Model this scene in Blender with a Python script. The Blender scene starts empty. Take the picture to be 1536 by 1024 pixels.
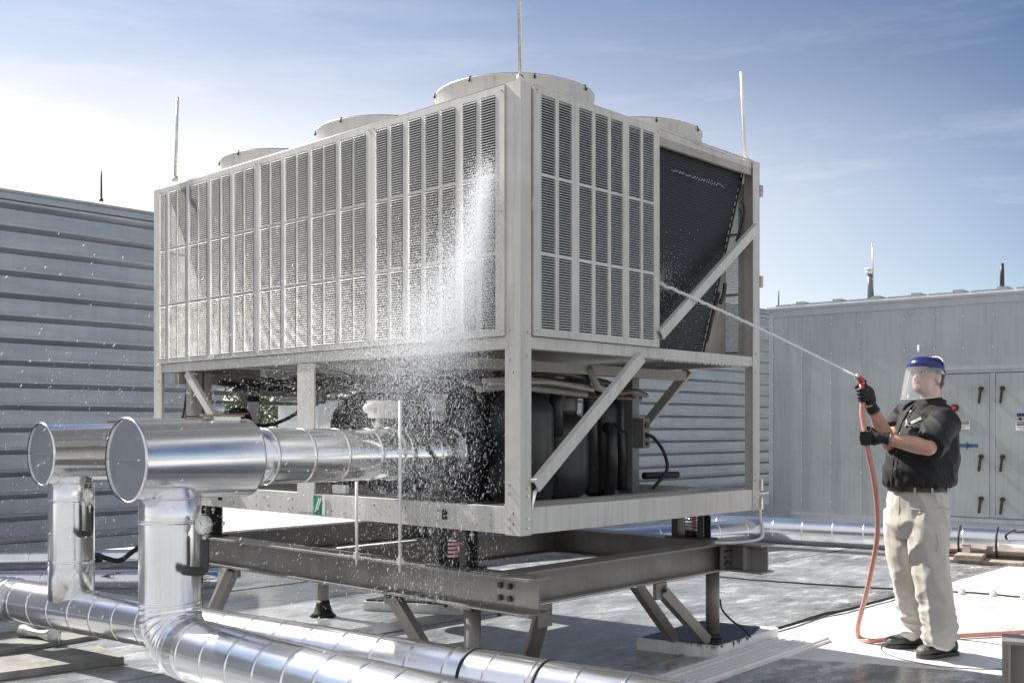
import bpy, bmesh, math, random
from mathutils import Vector, Matrix, noise, Quaternion
R=math.radians; PI=math.pi
random.seed(7)
scn=bpy.context.scene; COL=scn.collection
# ------------------------------------------------------------------ frames
CX,CY=0.0394,5.0                     # near corner of the chiller on the roof grid
A0=math.atan2(.729,.6845)
FR=Matrix.Translation((CX,CY,0))@Matrix.Rotation(A0,4,'Z')   # chiller frame -> world
def W(x,y,z=0.): return FR@Vector((x,y,z))
def at(px,py,z):                     # world point at height z seen at photo pixel
    d=1600*(1.4-z)/(py-641.); return Vector(((px-768)/1600*d,d,z))
def dep(px,py,d): return Vector(((px-768)/1600*d,d,1.4+(641-py)*d/1600))
# ------------------------------------------------------------------ materials
MATS={}
def nt(name):
    m=bpy.data.materials.new(name); m.use_nodes=True; n=m.node_tree; n.nodes.clear()
    o=n.nodes.new('ShaderNodeOutputMaterial'); b=n.nodes.new('ShaderNodeBsdfPrincipled')
    n.links.new(b.outputs[0],o.inputs[0]); MATS[name]=m
    return m,n,b
def nd(n,t,**k):
    x=n.nodes.new(t)
    for a,v in k.items():
        if a in x.inputs: x.inputs[a].default_value=v
        else: setattr(x,a,v)
    return x
def coords(n,scale=(1,1,1)):
    t=n.nodes.new('ShaderNodeNewGeometry'); m=n.nodes.new('ShaderNodeMapping'); m.inputs['Scale'].default_value=scale
    n.links.new(t.outputs['Position'],m.inputs['Vector']); return m.outputs[0]
def noi(n,v,scale,detail=4,rough=.55):
    x=nd(n,'ShaderNodeTexNoise',Scale=scale,Detail=detail,Roughness=rough); n.links.new(v,x.inputs['Vector']); return x.outputs['Fac']
def ramp(n,f,stops):
    r=n.nodes.new('ShaderNodeValToRGB'); e=r.color_ramp.elements
    while len(e)<len(stops): e.new(.5)
    for i,(p,c) in enumerate(stops):
        e[i].position=p; e[i].color=(c,c,c,1) if not isinstance(c,tuple) else tuple(c)+(1,)
    n.links.new(f,r.inputs[0]); return r.outputs[0]
def mix(n,a,b,f,mode='MIX'):
    m=n.nodes.new('ShaderNodeMix'); m.data_type='RGBA'; m.blend_type=mode
    for s,v in ((m.inputs[6],a),(m.inputs[7],b),(m.inputs[0],f)):
        if isinstance(v,(int,float)): s.default_value=v if s.type=='VALUE' else (v,v,v,1)
        elif isinstance(v,tuple): s.default_value=tuple(v)+(1,)
        else: n.links.new(v,s)
    return m.outputs[2]
def math_(n,op,a,b=0.,c=None,clamp=False):
    m=n.nodes.new('ShaderNodeMath'); m.operation=op; m.use_clamp=clamp
    for i,v in enumerate((a,b) if c is None else (a,b,c)):
        if isinstance(v,(int,float)): m.inputs[i].default_value=v
        else: n.links.new(v,m.inputs[i])
    return m.outputs[0]
def bump(n,b,h,dist=.002,st=.5):
    x=nd(n,'ShaderNodeBump',Strength=st,Distance=dist); n.links.new(h,x.inputs['Height']); n.links.new(x.outputs[0],b.inputs['Normal'])
def mat(name,col,rough=.5,metal=0.,var=.15,vs=3.,streak=0.,bmp=0.,bs=40.,rvar=.1,spec=.5):
    """painted / plain surface: base colour with blotches, vertical streaks, fine bump"""
    m,n,b=nt(name); v=coords(n)
    dk=tuple(c*(1-var*1.6) for c in col); lt=tuple(min(1,c*(1+var*.5)) for c in col)
    f=ramp(n,noi(n,v,vs,6,.62),[(.3,0.),(.7,1.)])
    c=mix(n,dk,lt,f)
    if streak:
        s=ramp(n,noi(n,coords(n,(14,14,.9)),2.,5,.6),[(.48,1.),(.72,1-streak)])
        c=mix(n,c,s,1.,'MULTIPLY')
    n.links.new(c,b.inputs['Base Color'])
    r=noi(n,v,vs*4,4); rr=nd(n,'ShaderNodeMapRange'); rr.inputs['To Min'].default_value=max(.02,rough-rvar); rr.inputs['To Max'].default_value=min(1,rough+rvar)
    n.links.new(r,rr.inputs['Value']); n.links.new(rr.outputs[0],b.inputs['Roughness'])
    b.inputs['Metallic'].default_value=metal; b.inputs['Specular IOR Level'].default_value=spec
    if bmp: bump(n,b,noi(n,v,bs,5,.6),bmp,.6)
    return m
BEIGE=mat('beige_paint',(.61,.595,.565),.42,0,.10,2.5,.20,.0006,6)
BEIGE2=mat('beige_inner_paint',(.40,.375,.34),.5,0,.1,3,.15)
LOUV=mat('louvre_paint',(.62,.615,.60),.28,.3,.05,5)
STEEL=mat('brown_steel_paint',(.27,.25,.225),.42,.1,.2,4,.12,.0008,30)
STEELD=mat('dark_bracket_steel',(.05,.05,.048),.45,.2,.2,6)
BLACK=mat('black_insulation',(.045,.045,.047),.36,0,.3,8,0,.002,12)
RUB=mat('black_rubber',(.02,.02,.02),.6,0,.2,10)
COIL=None
AHU=mat('grey_panel_paint',(.365,.39,.40),.4,.1,.09,1.2,.14,.0006,2.5)
AHUT=mat('grey_trim_paint',(.37,.40,.42),.4,.1,.08,3,.1)
WHITE=mat('white_coated_metal',(.86,.86,.85),.45,0,.08,4,.1)
ZINC=mat('zinc_bolt',(.72,.70,.66),.3,.8,.15,20)
COPPER=mat('brown_copper',(.15,.095,.07),.45,.5,.25,10)
WOOD=mat('weathered_wood',(.42,.35,.28),.75,0,.3,14,.0,.002,60)
WHOLE=mat('dark_hole',(.01,.01,.01),.8)
RED=mat('red_enamel',(.62,.04,.035),.3,0,.1,20)
HOSE=mat('salmon_rubber_hose',(.62,.30,.235),.42,0,.12,30)
SPR=mat('pink_coil_paint',(.75,.42,.40),.4,0,.2,60)
CABLE=mat('white_cable_sheath',(.72,.71,.68),.5,0,.1,20)
GREEN=mat('green_sticker',(.02,.27,.13),.45,0,.1,20)
DIAL=mat('dial_white',(.85,.85,.83),.3)
BLUEP=mat('blue_paint',(.03,.10,.20),.4)
NAVY=mat('navy_label_ink',(.02,.03,.12),.5)
GREYB=mat('grey_enclosure',(.20,.20,.20),.45,.1,.15,8)
CONC=mat('pad_coating',(.86,.86,.84),.55,0,.12,6,.15,.003,20)
TAR=mat('black_mastic',(.018,.018,.018),.5,0,.4,12,0,.006,25,.2)
BARK=mat('bark',(.12,.09,.07),.9,0,.3,6)
def metal_jacket():
    m,n,b=nt('aluminium_jacket'); v=coords(n)
    f=noi(n,v,2.2,5,.6); c=mix(n,(.74,.75,.77),(.90,.90,.91),ramp(n,f,[(.3,0.),(.7,1.)]))
    sp=ramp(n,noi(n,v,38,3,.7),[(.62,1.),(.80,.9)]); c=mix(n,c,sp,1.,'MULTIPLY')
    n.links.new(c,b.inputs['Base Color']); b.inputs['Metallic'].default_value=.95
    rr=nd(n,'ShaderNodeMapRange'); rr.inputs['To Min'].default_value=.13; rr.inputs['To Max'].default_value=.24
    n.links.new(noi(n,v,5,6,.65),rr.inputs['Value']); n.links.new(rr.outputs[0],b.inputs['Roughness'])
    bump(n,b,noi(n,v,4,2,.5),.003,.2); return m
ALU=metal_jacket()
def galv():
    m,n,b=nt('galvanised_siding'); v=coords(n,(1,1,6))
    f=noi(n,v,1.1,6,.65); c=mix(n,(.28,.305,.335),(.40,.425,.455),ramp(n,f,[(.3,0.),(.72,1.)]))
    s=ramp(n,noi(n,coords(n,(5,5,.4)),2.,5,.6),[(.45,1.),(.75,.88)]); c=mix(n,c,s,1.,'MULTIPLY')
    n.links.new(c,b.inputs['Base Color']); b.inputs['Metallic'].default_value=.5; b.inputs['Roughness'].default_value=.36
    bump(n,b,noi(n,coords(n),3,3),.01,.3); return m
SIDING=galv()
def coilmat():
    m,n,b=nt('coil_fins'); g=n.nodes.new('ShaderNodeNewGeometry'); s=n.nodes.new('ShaderNodeSeparateXYZ'); n.links.new(g.outputs['Position'],s.inputs[0])
    z=math_(n,'FRACT',math_(n,'MULTIPLY',s.outputs[2],62.)); line=ramp(n,z,[(.0,.0),(.25,1.),(.6,1.),(.8,0.)])
    f=noi(n,coords(n),2.4,6,.7); c=mix(n,(.006,.007,.008),(.014,.015,.017),line)
    d=ramp(n,f,[(.5,0.),(.78,1.)]); c=mix(n,c,(.06,.063,.067),math_(n,'MULTIPLY',d,.4))
    fine=ramp(n,noi(n,coords(n,(60,60,60)),3.,2,.6),[(.68,0.),(.75,1.)]); c=mix(n,c,(.2,.2,.2),math_(n,'MULTIPLY',fine,.35))
    n.links.new(c,b.inputs['Base Color']); b.inputs['Roughness'].default_value=.45; b.inputs['Metallic'].default_value=.2
    bump(n,b,line,.002,.4); return m
COIL=coilmat()
def roofmat():
    m,n,b=nt('roof_membrane'); t=n.nodes.new('ShaderNodeTexCoord'); s=n.nodes.new('ShaderNodeSeparateXYZ'); n.links.new(t.outputs['Object'],s.inputs[0])
    X,Y=s.outputs[0],s.outputs[1]; v=t.outputs['Object']
    w1=noi(n,v,.9,3,.5); w1=math_(n,'MULTIPLY_ADD',w1,.26,-.13)
    # dry white strip on the near right, sharp along the lap seam at Y=.34
    a=math_(n,'LESS_THAN',math_(n,'ADD',Y,math_(n,'MULTIPLY',w1,.35)),.33); a2=math_(n,'GREATER_THAN',math_(n,'ADD',X,math_(n,'ADD',math_(n,'MULTIPLY',Y,.42),w1)),2.12)
    dry=math_(n,'MULTIPLY',a,a2)
    nn=noi(n,v,.45,4,.6)
    far=ramp(n,math_(n,'ADD',math_(n,'MULTIPLY',math_(n,'SUBTRACT',Y,6.3),.35),nn),[(.45,0.),(.62,1.)])
    dry=math_(n,'MAXIMUM',dry,far)
    # wet mottling; toward the front the chiller's shade is put into the colour too
    st=nd(n,'ShaderNodeMapping'); st.inputs['Scale'].default_value=(.8,1.6,1); st.inputs['Rotation'].default_value=(0,0,R(-42)); n.links.new(v,st.inputs['Vector'])
    f1=noi(n,st.outputs[0],1.5,9,.68); f2=noi(n,st.outputs[0],5.5,8,.72); f3=noi(n,v,34,5,.7)
    mot=math_(n,'ADD',math_(n,'MULTIPLY',f1,.55),math_(n,'ADD',math_(n,'MULTIPLY',f2,.35),math_(n,'MULTIPLY',f3,.10)))
    front=ramp(n,math_(n,'ADD',Y,math_(n,'MULTIPLY_ADD',nn,2.4,-1.0)),[(.35,1.),(1.0,0.)])
    wet=mix(n,ramp(n,mot,[(.41,(.13,.14,.145)),(.46,(.235,.25,.26)),(.52,(.31,.325,.34)),(.60,(.46,.475,.485))]),
            ramp(n,mot,[(.43,(.05,.048,.045)),(.475,(.16,.155,.15)),(.52,(.29,.285,.275)),(.575,(.62,.61,.59))]),front)
    dirt=ramp(n,mot,[(.41,(.40,.39,.37)),(.445,(.60,.59,.57)),(.48,(.66,.655,.64)),(.56,(.75,.75,.74))])
    c=mix(n,wet,dirt,dry); n.links.new(c,b.inputs['Base Color'])
    rw=ramp(n,mot,[(.44,.03),(.52,.13),(.60,.42)]); r=mix(n,rw,.6,dry); n.links.new(r,b.inputs['Roughness'])
    bump(n,b,f2,.008,.35); return m
ROOF=roofmat()
def bodymat(name,col,**k): return mat(name,col,**k)
SKIN=mat('skin',(.60,.34,.25),.5,0,.12,30)
SHIRT=mat('black_shirt_cotton',(.013,.013,.0145),.78,0,.25,12,0,.003,50)
PANTS=mat('khaki_cotton',(.55,.525,.475),.85,0,.06,10,0,.0025,70)
GLOVE=mat('black_glove_knit',(.018,.018,.018),.7,0,.25,40,0,.002,120)
SHOE=mat('dark_shoe_leather',(.09,.086,.08),.55,0,.3,30,0,.002,90)
HAIR=mat('brown_hair',(.06,.04,.028),.7,0,.35,90,0,.004,160)
BELT=mat('brown_belt_leather',(.07,.035,.02),.45)
VISB=mat('blue_visor_plastic',(.016,.022,.13),.25,0,.05,5)
STRAP=mat('white_strap',(.75,.75,.73),.5)
m,n,b=nt('clear_shield'); b.inputs['Base Color'].default_value=(.9,.94,.96,1); b.inputs['Roughness'].default_value=.03; b.inputs['Alpha'].default_value=.12; b.inputs['Specular IOR Level'].default_value=.9; SHIELD=m
m,n,b=nt('water_drops'); n.nodes.remove(b); a_=nd(n,'ShaderNodeBsdfDiffuse'); a_.inputs[0].default_value=(.97,.98,1,1); t_=nd(n,'ShaderNodeBsdfTranslucent'); t_.inputs[0].default_value=(.97,.98,1,1); x_=n.nodes.new('ShaderNodeMixShader'); x_.inputs[0].default_value=.5; n.links.new(a_.outputs[0],x_.inputs[1]); n.links.new(t_.outputs[0],x_.inputs[2]); n.links.new(x_.outputs[0],[q for q in n.nodes if q.type=='OUTPUT_MATERIAL'][0].inputs[0]); WATER=m
def leafmat():
    m,n,b=nt('leaves'); c=mix(n,(.035,.06,.02),(.10,.14,.05),noi(n,coords(n),1.7,3)); n.links.new(c,b.inputs['Base Color']); b.inputs['Roughness'].default_value=.6; return m
LEAF=leafmat()
m,n,b=nt('ground_grass'); c=mix(n,(.07,.09,.04),(.16,.15,.09),noi(n,coords(n),.15,6)); n.links.new(c,b.inputs['Base Color']); b.inputs['Roughness'].default_value=.9; GRASS=m
# ------------------------------------------------------------------ mesh builder (collects world-space geometry)
class MB:
    def __init__(s,fr=None): s.v=[]; s.f=[]; s.m=[]; s.sm=[]; s.fr=fr if fr is not None else FR; s.mats=[]; s.cur=0
    def mat(s,m):
        if m not in s.mats: s.mats.append(m)
        s.cur=s.mats.index(m); return s
    def add(s,vs,fs,smooth=False,world=False):
        o=len(s.v)
        s.v+= [Vector(p) if world else s.fr@Vector(p) for p in vs]
        for f in fs: s.f.append(tuple(i+o for i in f)); s.m.append(s.cur); s.sm.append(smooth)
        return s
    def box(s,x0,x1,y0,y1,z0,z1,world=False,bev=0.):
        x0,x1=min(x0,x1),max(x0,x1); y0,y1=min(y0,y1),max(y0,y1); z0,z1=min(z0,z1),max(z0,z1)
        if bev:
            bm=bmesh.new(); bmesh.ops.create_cube(bm,size=1)
            for v in bm.verts: v.co=Vector(((x0+x1)/2+v.co.x*(x1-x0),(y0+y1)/2+v.co.y*(y1-y0),(z0+z1)/2+v.co.z*(z1-z0)))
            bmesh.ops.bevel(bm,geom=bm.edges[:],offset=bev,segments=2,affect='EDGES',profile=.5)
            s.bm(bm,world); return s
        v=[(x0,y0,z0),(x1,y0,z0),(x1,y1,z0),(x0,y1,z0),(x0,y0,z1),(x1,y0,z1),(x1,y1,z1),(x0,y1,z1)]
        return s.add(v,[(3,2,1,0),(4,5,6,7),(0,1,5,4),(1,2,6,5),(2,3,7,6),(3,0,4,7)],world=world)
    def bm(s,bm,world=False,smooth=False,M=None):
        bm.verts.index_update()
        vs=[(M@v.co if M else v.co) for v in bm.verts]; s.add(vs,[[v.index for v in f.verts] for f in bm.faces],smooth,world); bm.free(); return s
    def bar(s,a,b,w,h,up=(0,0,1),world=False,ch=None):
        """rectangular bar a->b; w across, h along up; ch=(t) makes a C channel opening"""
        a=Vector(a); b=Vector(b); d=(b-a).normalized(); u=Vector(up); x=d.cross(u).normalized(); u=x.cross(d).normalized()
        def bx(x0,x1,u0,u1):
            vs=[p+x*i+u*j for p in (a,b) for i,j in ((x0,u0),(x1,u0),(x1,u1),(x0,u1))]
            s.add(vs,[(0,1,2,3),(7,6,5,4),(0,4,5,1),(1,5,6,2),(2,6,7,3),(3,7,4,0)],world=world)
        if ch: bx(-w/2,w/2,h/2-ch,h/2); bx(-w/2,-w/2+ch,-h/2,h/2-ch); bx(w/2-ch,w/2,-h/2,h/2-ch)
        else: bx(-w/2,w/2,-h/2,h/2)
        return s
    def tube(s,pts,r,n=16,world=False,cap=True,smooth=True,ry=None,up=None):
        pts=[Vector(p) for p in pts]; rs=r if isinstance(r,(list,tuple)) else [r]*len(pts)
        k=len(pts); T=[]
        for i in range(k):
            d=Vector()
            if i<k-1 and (pts[i+1]-pts[i]).length>1e-9: d+=(pts[i+1]-pts[i]).normalized()
            if i>0 and (pts[i]-pts[i-1]).length>1e-9: d+=(pts[i]-pts[i-1]).normalized()
            T.append(d.normalized() if d.length>1e-6 else T[-1])
        u=Vector(up) if up else (Vector((0,0,1)) if abs(T[0].z)<.9 else Vector((1,0,0)))
        x=T[0].cross(u).normalized(); vs=[]
        for i in range(k):
            x=(x-T[i]*x.dot(T[i])).normalized(); y=T[i].cross(x)
            r1=rs[i]; r2=ry[i] if ry else r1
            for j in range(n):
                a=2*PI*j/n; vs.append(pts[i]+x*(r1*math.cos(a))+y*(r2*math.sin(a)))
        fs=[(i*n+j,i*n+(j+1)%n,(i+1)*n+(j+1)%n,(i+1)*n+j) for i in range(k-1) for j in range(n)]
        s.add(vs,fs,smooth,world)
        if cap:
            o=len(s.v)-len(vs)
            for base,fl in ((0,True),((k-1)*n,False)):
                f=[o+base+j for j in range(n)]; s.f.append(tuple(reversed(f)) if fl else tuple(f)); s.m.append(s.cur); s.sm.append(False)
        return s
    def cyl(s,a,b,r,n=24,**k): return s.tube([a,b],r,n,**k)
    def sph(s,c,rx,ry,rz,M=None,n=16,m=10,world=False):
        bm=bmesh.new(); bmesh.ops.create_uvsphere(bm,u_segments=n,v_segments=m,radius=1)
        c=Vector(c)
        for v in bm.verts:
            p=Vector((v.co.x*rx,v.co.y*ry,v.co.z*rz)); v.co=c+(M@p if M else p)
        return s.bm(bm,world,True)
    def bolt(s,p,nrm,r=.011,h=.008):
        p=Vector(p); nrm=Vector(nrm); s.cyl(p,p+nrm*h,r,6,smooth=False); s.cyl(p+nrm*h,p+nrm*(h+.004),r*.5,8,smooth=False); return s
    def ring(s,c,nrm,R_,r,n=48,m=6,a0=0,a1=2*PI,world=False):
        c=Vector(c); nrm=Vector(nrm).normalized(); x=nrm.orthogonal().normalized(); y=nrm.cross(x); full=abs(a1-a0-2*PI)<1e-4
        k=n if full else n+1
        pts=[c+x*R_*math.cos(a0+(a1-a0)*i/n)+y*R_*math.sin(a0+(a1-a0)*i/n) for i in range(k)]
        if full: pts.append(pts[0])
        return s.tube(pts,r,m,world=world,cap=not full)
    def build(s,name,m=None,parent=None,loc=None):
        me=bpy.data.meshes.new(name); o=bpy.data.objects.new(name,me); COL.objects.link(o)
        if m is not None: s.mats=[m]; s.m=[0]*len(s.f)
        if parent is not None:
            o.parent=parent; r=parent
            while r.parent: r=r.parent
            M=Matrix.LocRotScale(r.location,r.rotation_euler,None).inverted()
        else:
            if loc is None:
                xs=[p.x for p in s.v]; ys=[p.y for p in s.v]; loc=((min(xs)+max(xs))/2,(min(ys)+max(ys))/2,min(p.z for p in s.v))
            o.location=loc; M=Matrix.Translation(-Vector(loc))
        me.from_pydata([M@p for p in s.v],[],s.f)
        for x in s.mats: me.materials.append(x)
        me.polygons.foreach_set('material_index',s.m); me.polygons.foreach_set('use_smooth',s.sm); me.update()
        return o
def thing(name,label,cat,loc,rz=A0,group=None):
    o=bpy.data.objects.new(name,None); COL.objects.link(o); o.location=loc; o.rotation_euler=(0,0,rz); o.empty_display_size=.2
    o['label']=label; o['category']=cat
    if group: o['group']=group
    return o
def tag(o,label=None,cat=None,group=None,kind=None):
    for k,v in (('label',label),('category',cat),('group',group),('kind',kind)):
        if v: o[k]=v
    return o
def copy_tree(o,parent=None):
    c=o.copy(); COL.objects.link(c)
    if parent: c.parent=parent
    for ch in list(o.children): copy_tree(ch,c)
    return c
def dup(o,loc,label,rz=None):
    c=copy_tree(o); c.location=loc; c['label']=label
    if rz is not None: c.rotation_euler=(0,0,rz)
    return c
def bez(p,n=12):
    """smooth curve through points (Catmull-Rom)"""
    p=[Vector(q) for q in p]; q=[2*p[0]-p[1]]+p+[2*p[-1]-p[-2]]; out=[]
    for i in range(1,len(q)-2):
        for k in range(n):
            t=k/n; a,b,c,d=q[i-1:i+3]
            out.append(.5*((2*b)+(c-a)*t+(2*a-5*b+4*c-d)*t*t+(3*b-a-3*c+d)*t**3))
    return out+[p[-1]]
# ------------------------------------------------------------------ text (drawn as small strokes on plates)
def text_part(name,body,size,M,m,parent,ext=.0006):
    cu=bpy.data.curves.new(name,'FONT'); cu.body=body; cu.size=size; cu.extrude=ext; cu.align_x='CENTER'; cu.align_y='CENTER'
    o=bpy.data.objects.new('tmp_text',cu); COL.objects.link(o); bpy.context.view_layer.update()
    me=bpy.data.meshes.new_from_object(o.evaluated_get(bpy.context.evaluated_depsgraph_get())); bpy.data.objects.remove(o); me.name=name
    o=bpy.data.objects.new(name,me); COL.objects.link(o); o.parent=parent; me.materials.clear(); me.materials.append(m)
    r=parent
    while r.parent: r=r.parent
    o.matrix_local=Matrix.LocRotScale(r.location,r.rotation_euler,None).inverted()@M
    return o
# ================================================================== SETTING
def sheet(name,m,x0,x1,y0,y1,z,rz=A0,loc=(CX,CY,0),n=1):
    me=bpy.data.meshes.new(name); me.from_pydata([(x0,y0,z),(x1,y0,z),(x1,y1,z),(x0,y1,z)],[],[(0,1,2,3)]); me.materials.append(m)
    o=bpy.data.objects.new(name,me); COL.objects.link(o); o.location=loc; o.rotation_euler=(0,0,rz); o['kind']='structure'; return o
mb=MB(); mb.box(-45,45,-30,17,-6.2,0)
o=mb.build('roof_deck',ROOF,loc=(0,0,0))
# put the roof in the chiller frame so its object coordinates follow the building grid
o.data.transform(FR.inverted()); o.matrix_world=FR; o['kind']='structure'
sheet('ground',GRASS,-2500,2500,-2500,2500,-6.2)
# membrane lap seams (low raised strips)
mb=MB()
mb.box(-.5,14,.335,.352,.0005,.006); mb.box(-6,20,2.2,2.215,.0005,.0045); mb.box(-6,20,-1.35,-1.335,.0005,.0045); mb.box(-6,20,4.6,4.615,.0005,.0045)
mb.box(.96,.972,-1.33,.33,.0005,.004)
tag(mb.build('roof_seams',mat('seam_edge',(.30,.31,.31),.6,0,.2,8)),kind='structure')
# ================================================================== CHILLER
Wd,Ln,ZB,ZT=2.177,3.44,.895,3.02
CH=thing('air_cooled_chiller','large beige rooftop chiller with louvred sides and fans, standing on a steel frame','chiller',W(0,0,0))
def part(mb,name,m=None,parent=None): return mb.build(name,m,parent or CH)
# corner posts (L section, folded sheet)
def lpost(x,y,sx,sy,name='corner_post'):
    mb=MB().mat(BEIGE)
    t=.006
    mb.box(x,x+sx*.076,y,y+sy*t,ZB-.004,ZT+.012); mb.box(x,x+sx*t,y+sy*t,y+sy*.100,ZB-.004,ZT+.012)
    mb.box(x+sx*t,x+sx*.070,y+sy*t,y+sy*.09,ZT-.03,ZT+.010)
    mb.mat(ZINC)
    nx=-sx; ny=-sy
    for z in (ZB+.03,ZB+.075,1.74,1.85,1.075,1.115): mb.bolt((x+sx*.05,y,z),(0,ny,0),.008,.006)
    for z in (ZB+.03,ZB+.075,1.72,1.86,1.09,1.13): mb.bolt((x,y+sy*.07,z),(nx,0,0),.008,.006)
    mb.mat(WHOLE)
    for z in (ZB+.05,ZB+.10,1.66): mb.cyl((x,y+sy*.045,z),(x+nx*.001,y+sy*.045,z),.004,8)
    return part(mb,name)
lpost(0,0,1,1); lpost(Wd,0,-1,1); lpost(0,Ln,1,-1); lpost(Wd,Ln,-1,-1)
# the middle posts of the lower storey
for x,sx in ((0.004,1),(Wd-.004,-1)):
    mb=MB(); mb.box(x,x+sx*.012,1.615,1.70,ZB+.02,1.77); mb.box(x,x+sx*.07,1.70,1.775,ZB+.02,1.77); part(mb,'mid_post',BEIGE)
# base rails, belt rails, top rails
def rail(z0,z1,name,ins,holes=False,t=.02):
    for k in range(4):
        mb=MB().mat(BEIGE); c=.0765
        if k==0: mb.box(ins,ins+t,.101,Ln-.101,z0,z1); mb.box(ins+t,ins+.06,.101,Ln-.101,z0,z0+.008); mb.box(ins+t,ins+.06,.101,Ln-.101,z1-.008,z1)
        if k==1: mb.box(Wd-ins-t,Wd-ins,.101,Ln-.101,z0,z1); mb.box(Wd-ins-.06,Wd-ins-t,.101,Ln-.101,z0,z0+.008)
        if k==2: mb.box(c,Wd-c,ins,ins+t,z0,z1); mb.box(c,Wd-c,ins+t,ins+.06,z0,z0+.008); mb.box(c,Wd-c,ins+t,ins+.06,z1-.008,z1)
        if k==3: mb.box(c,Wd-c,Ln-ins-t,Ln-ins,z0,z1); mb.box(c,Wd-c,Ln-ins-.06,Ln-ins-t,z0,z0+.008)
        if holes:
            mb.mat(WHOLE)
            if k==0:
                for i in range(26):
                    y=.2+i*.125
                    for dz in (.035,.085):
                        if random.random()<.75: mb.cyl((ins,y,z0+dz),(ins-.001,y,z0+dz),random.choice((.003,.005)),8)
                for y in (.52,2.6):
                    mb.tube([(ins-.0015,y,z0+.045),(ins-.0015,y,z0+.095)],.016,12)
                mb.mat(ZINC)
                for i in range(12): mb.bolt((ins,.3+i*.26,z0+.03+.06*(i%2)),(-1,0,0),.006,.004)
        part(mb,name)
rail(ZB,1.02,'base_rail',.006,True); rail(1.775,1.832,'belt_rail',.006); rail(ZT-.03,ZT,'top_rail',.012)
# inner floor members of the base
mb=MB(); mb.box(.03,.10,.1,3.34,ZB+.004,.93); mb.box(Wd-.1,Wd-.03,.1,3.34,ZB+.004,.93)
mb.box(.10,Wd-.10,.28,.36,.925,1.015); mb.box(.10,Wd-.10,1.3,1.38,.925,1.015); mb.box(.10,Wd-.10,2.3,2.38,.925,1.015); mb.box(.10,Wd-.10,3.2,3.28,.925,1.015)
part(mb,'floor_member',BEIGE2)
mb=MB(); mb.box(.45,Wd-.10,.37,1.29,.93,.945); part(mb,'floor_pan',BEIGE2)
# louvre panels
SEC=((1.869,2.222),(2.236,2.600),(2.612,2.989))
def louvre(axis,pos,out,c0,c1,cols,z0=1.835,z1=3.022,th=.010,open_=.0030,inner=.0090,lm=None,pr=0.):
    """axis 'y': panel in plane X=pos running along Y, facing out (+-1)"""
    mb=MB().mat(BEIGE); cols=sorted(tuple(sorted(c)) for c in cols)
    def bx(s0,s1,za,zb,d0,d1):
        if axis=='y': mb.box(pos+out*d0,pos+out*d1,s0,s1,za,zb)
        else: mb.box(s0,s1,pos+out*d0,pos+out*d1,za,zb)
    e=[c0]+[v for c in cols for v in c]+[c1]
    for i in range(0,len(e),2): bx(e[i],e[i+1],z0,z1,0,th)
    zs=[z0]+[v for s_ in SEC for v in s_]+[z1]
    for a,b_ in cols:
        for i in range(0,len(zs),2): bx(a,b_,zs[i],zs[i+1],.001,th)
    # folded returns
    bx(c0+.002,c0+.006,z0+.002,z1-.002,-.02,0); bx(c1-.006,c1-.002,z0+.002,z1-.002,-.02,0)
    mb.mat(lm or LOUV)
    for a,b_ in cols:
        for za,zb in SEC:
            k=int(round((zb-za)/.0125)); p=(zb-za)/k
            for i in range(k):
                z=za+i*p
                D0=th*.9+pr
                q=[(D0,z+.0002),(D0,z+open_),(D0-.0030,z+open_+.0028),(-.004+pr,z+inner),(-.004+pr,z+inner-.001)]
                vs=[(pos+out*d,s_,zz) if axis=='y' else (s_,pos+out*d,zz) for d,zz in q for s_ in (a,b_)]
                mb.add(vs,[(0,1,3,2),(2,3,5,4),(4,5,7,6),(6,7,9,8),(8,9,1,0)])
    mb.mat(ZINC)
    n_=(out,0,0) if axis=='y' else (0,out,0)
    for s_ in (c0+.02,c1-.02):
        for z in (z0+.025,(z0+z1)/2,z1-.02):
            mb.bolt((pos+out*th,s_,z) if axis=='y' else (s_,pos+out*th,z),n_,.005,.004)
    return part(mb,'louvre_panel')
P3=[(1.043,.949),(.922,.824),(.777,.68),(.652,.552),(.53,.428),(.379,.281),(.25,.153)]
P2=[(2.131,2.037),(2.021,1.919),(1.874,1.769),(1.755,1.653),(1.613,1.512),(1.498,1.391),(1.348,1.242),(1.231,1.128)]
P1=[(3.335,3.255),(3.215,3.117),(3.106,2.994),(2.956,2.852),(2.841,2.735),(2.688,2.582),(2.565,2.468),(2.42,2.317),(2.303,2.202)]
LK=dict(open_=.0026,inner=.0094,pr=.0050,lm=mat('louvre_glossy_paint',(.70,.69,.675),.24,.55,.05,5,rvar=.08))
louvre('y',-.002,-1,.093,1.080,P3,**LK); louvre('y',-.002,-1,1.083,2.163,P2,**LK); louvre('y',-.002,-1,2.166,3.352,P1,**LK)
louvre('y',Wd+.002,1,.093,1.080,P3); louvre('y',Wd+.002,1,1.083,2.163,P2); louvre('y',Wd+.002,1,2.166,3.352,P1)
PF=[(.135,.238),(.263,.362),(.418,.521),(.546,.651),(.674,.774),(.828,.93),(.952,1.051)]
louvre('x',-.002,-1,.084,1.101,PF)
louvre('x',Ln+.002,1,.084,1.101,PF); louvre('x',Ln+.002,1,1.104,2.09,[(a+.99,b_+.99) for a,b_ in PF[:]])
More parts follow.
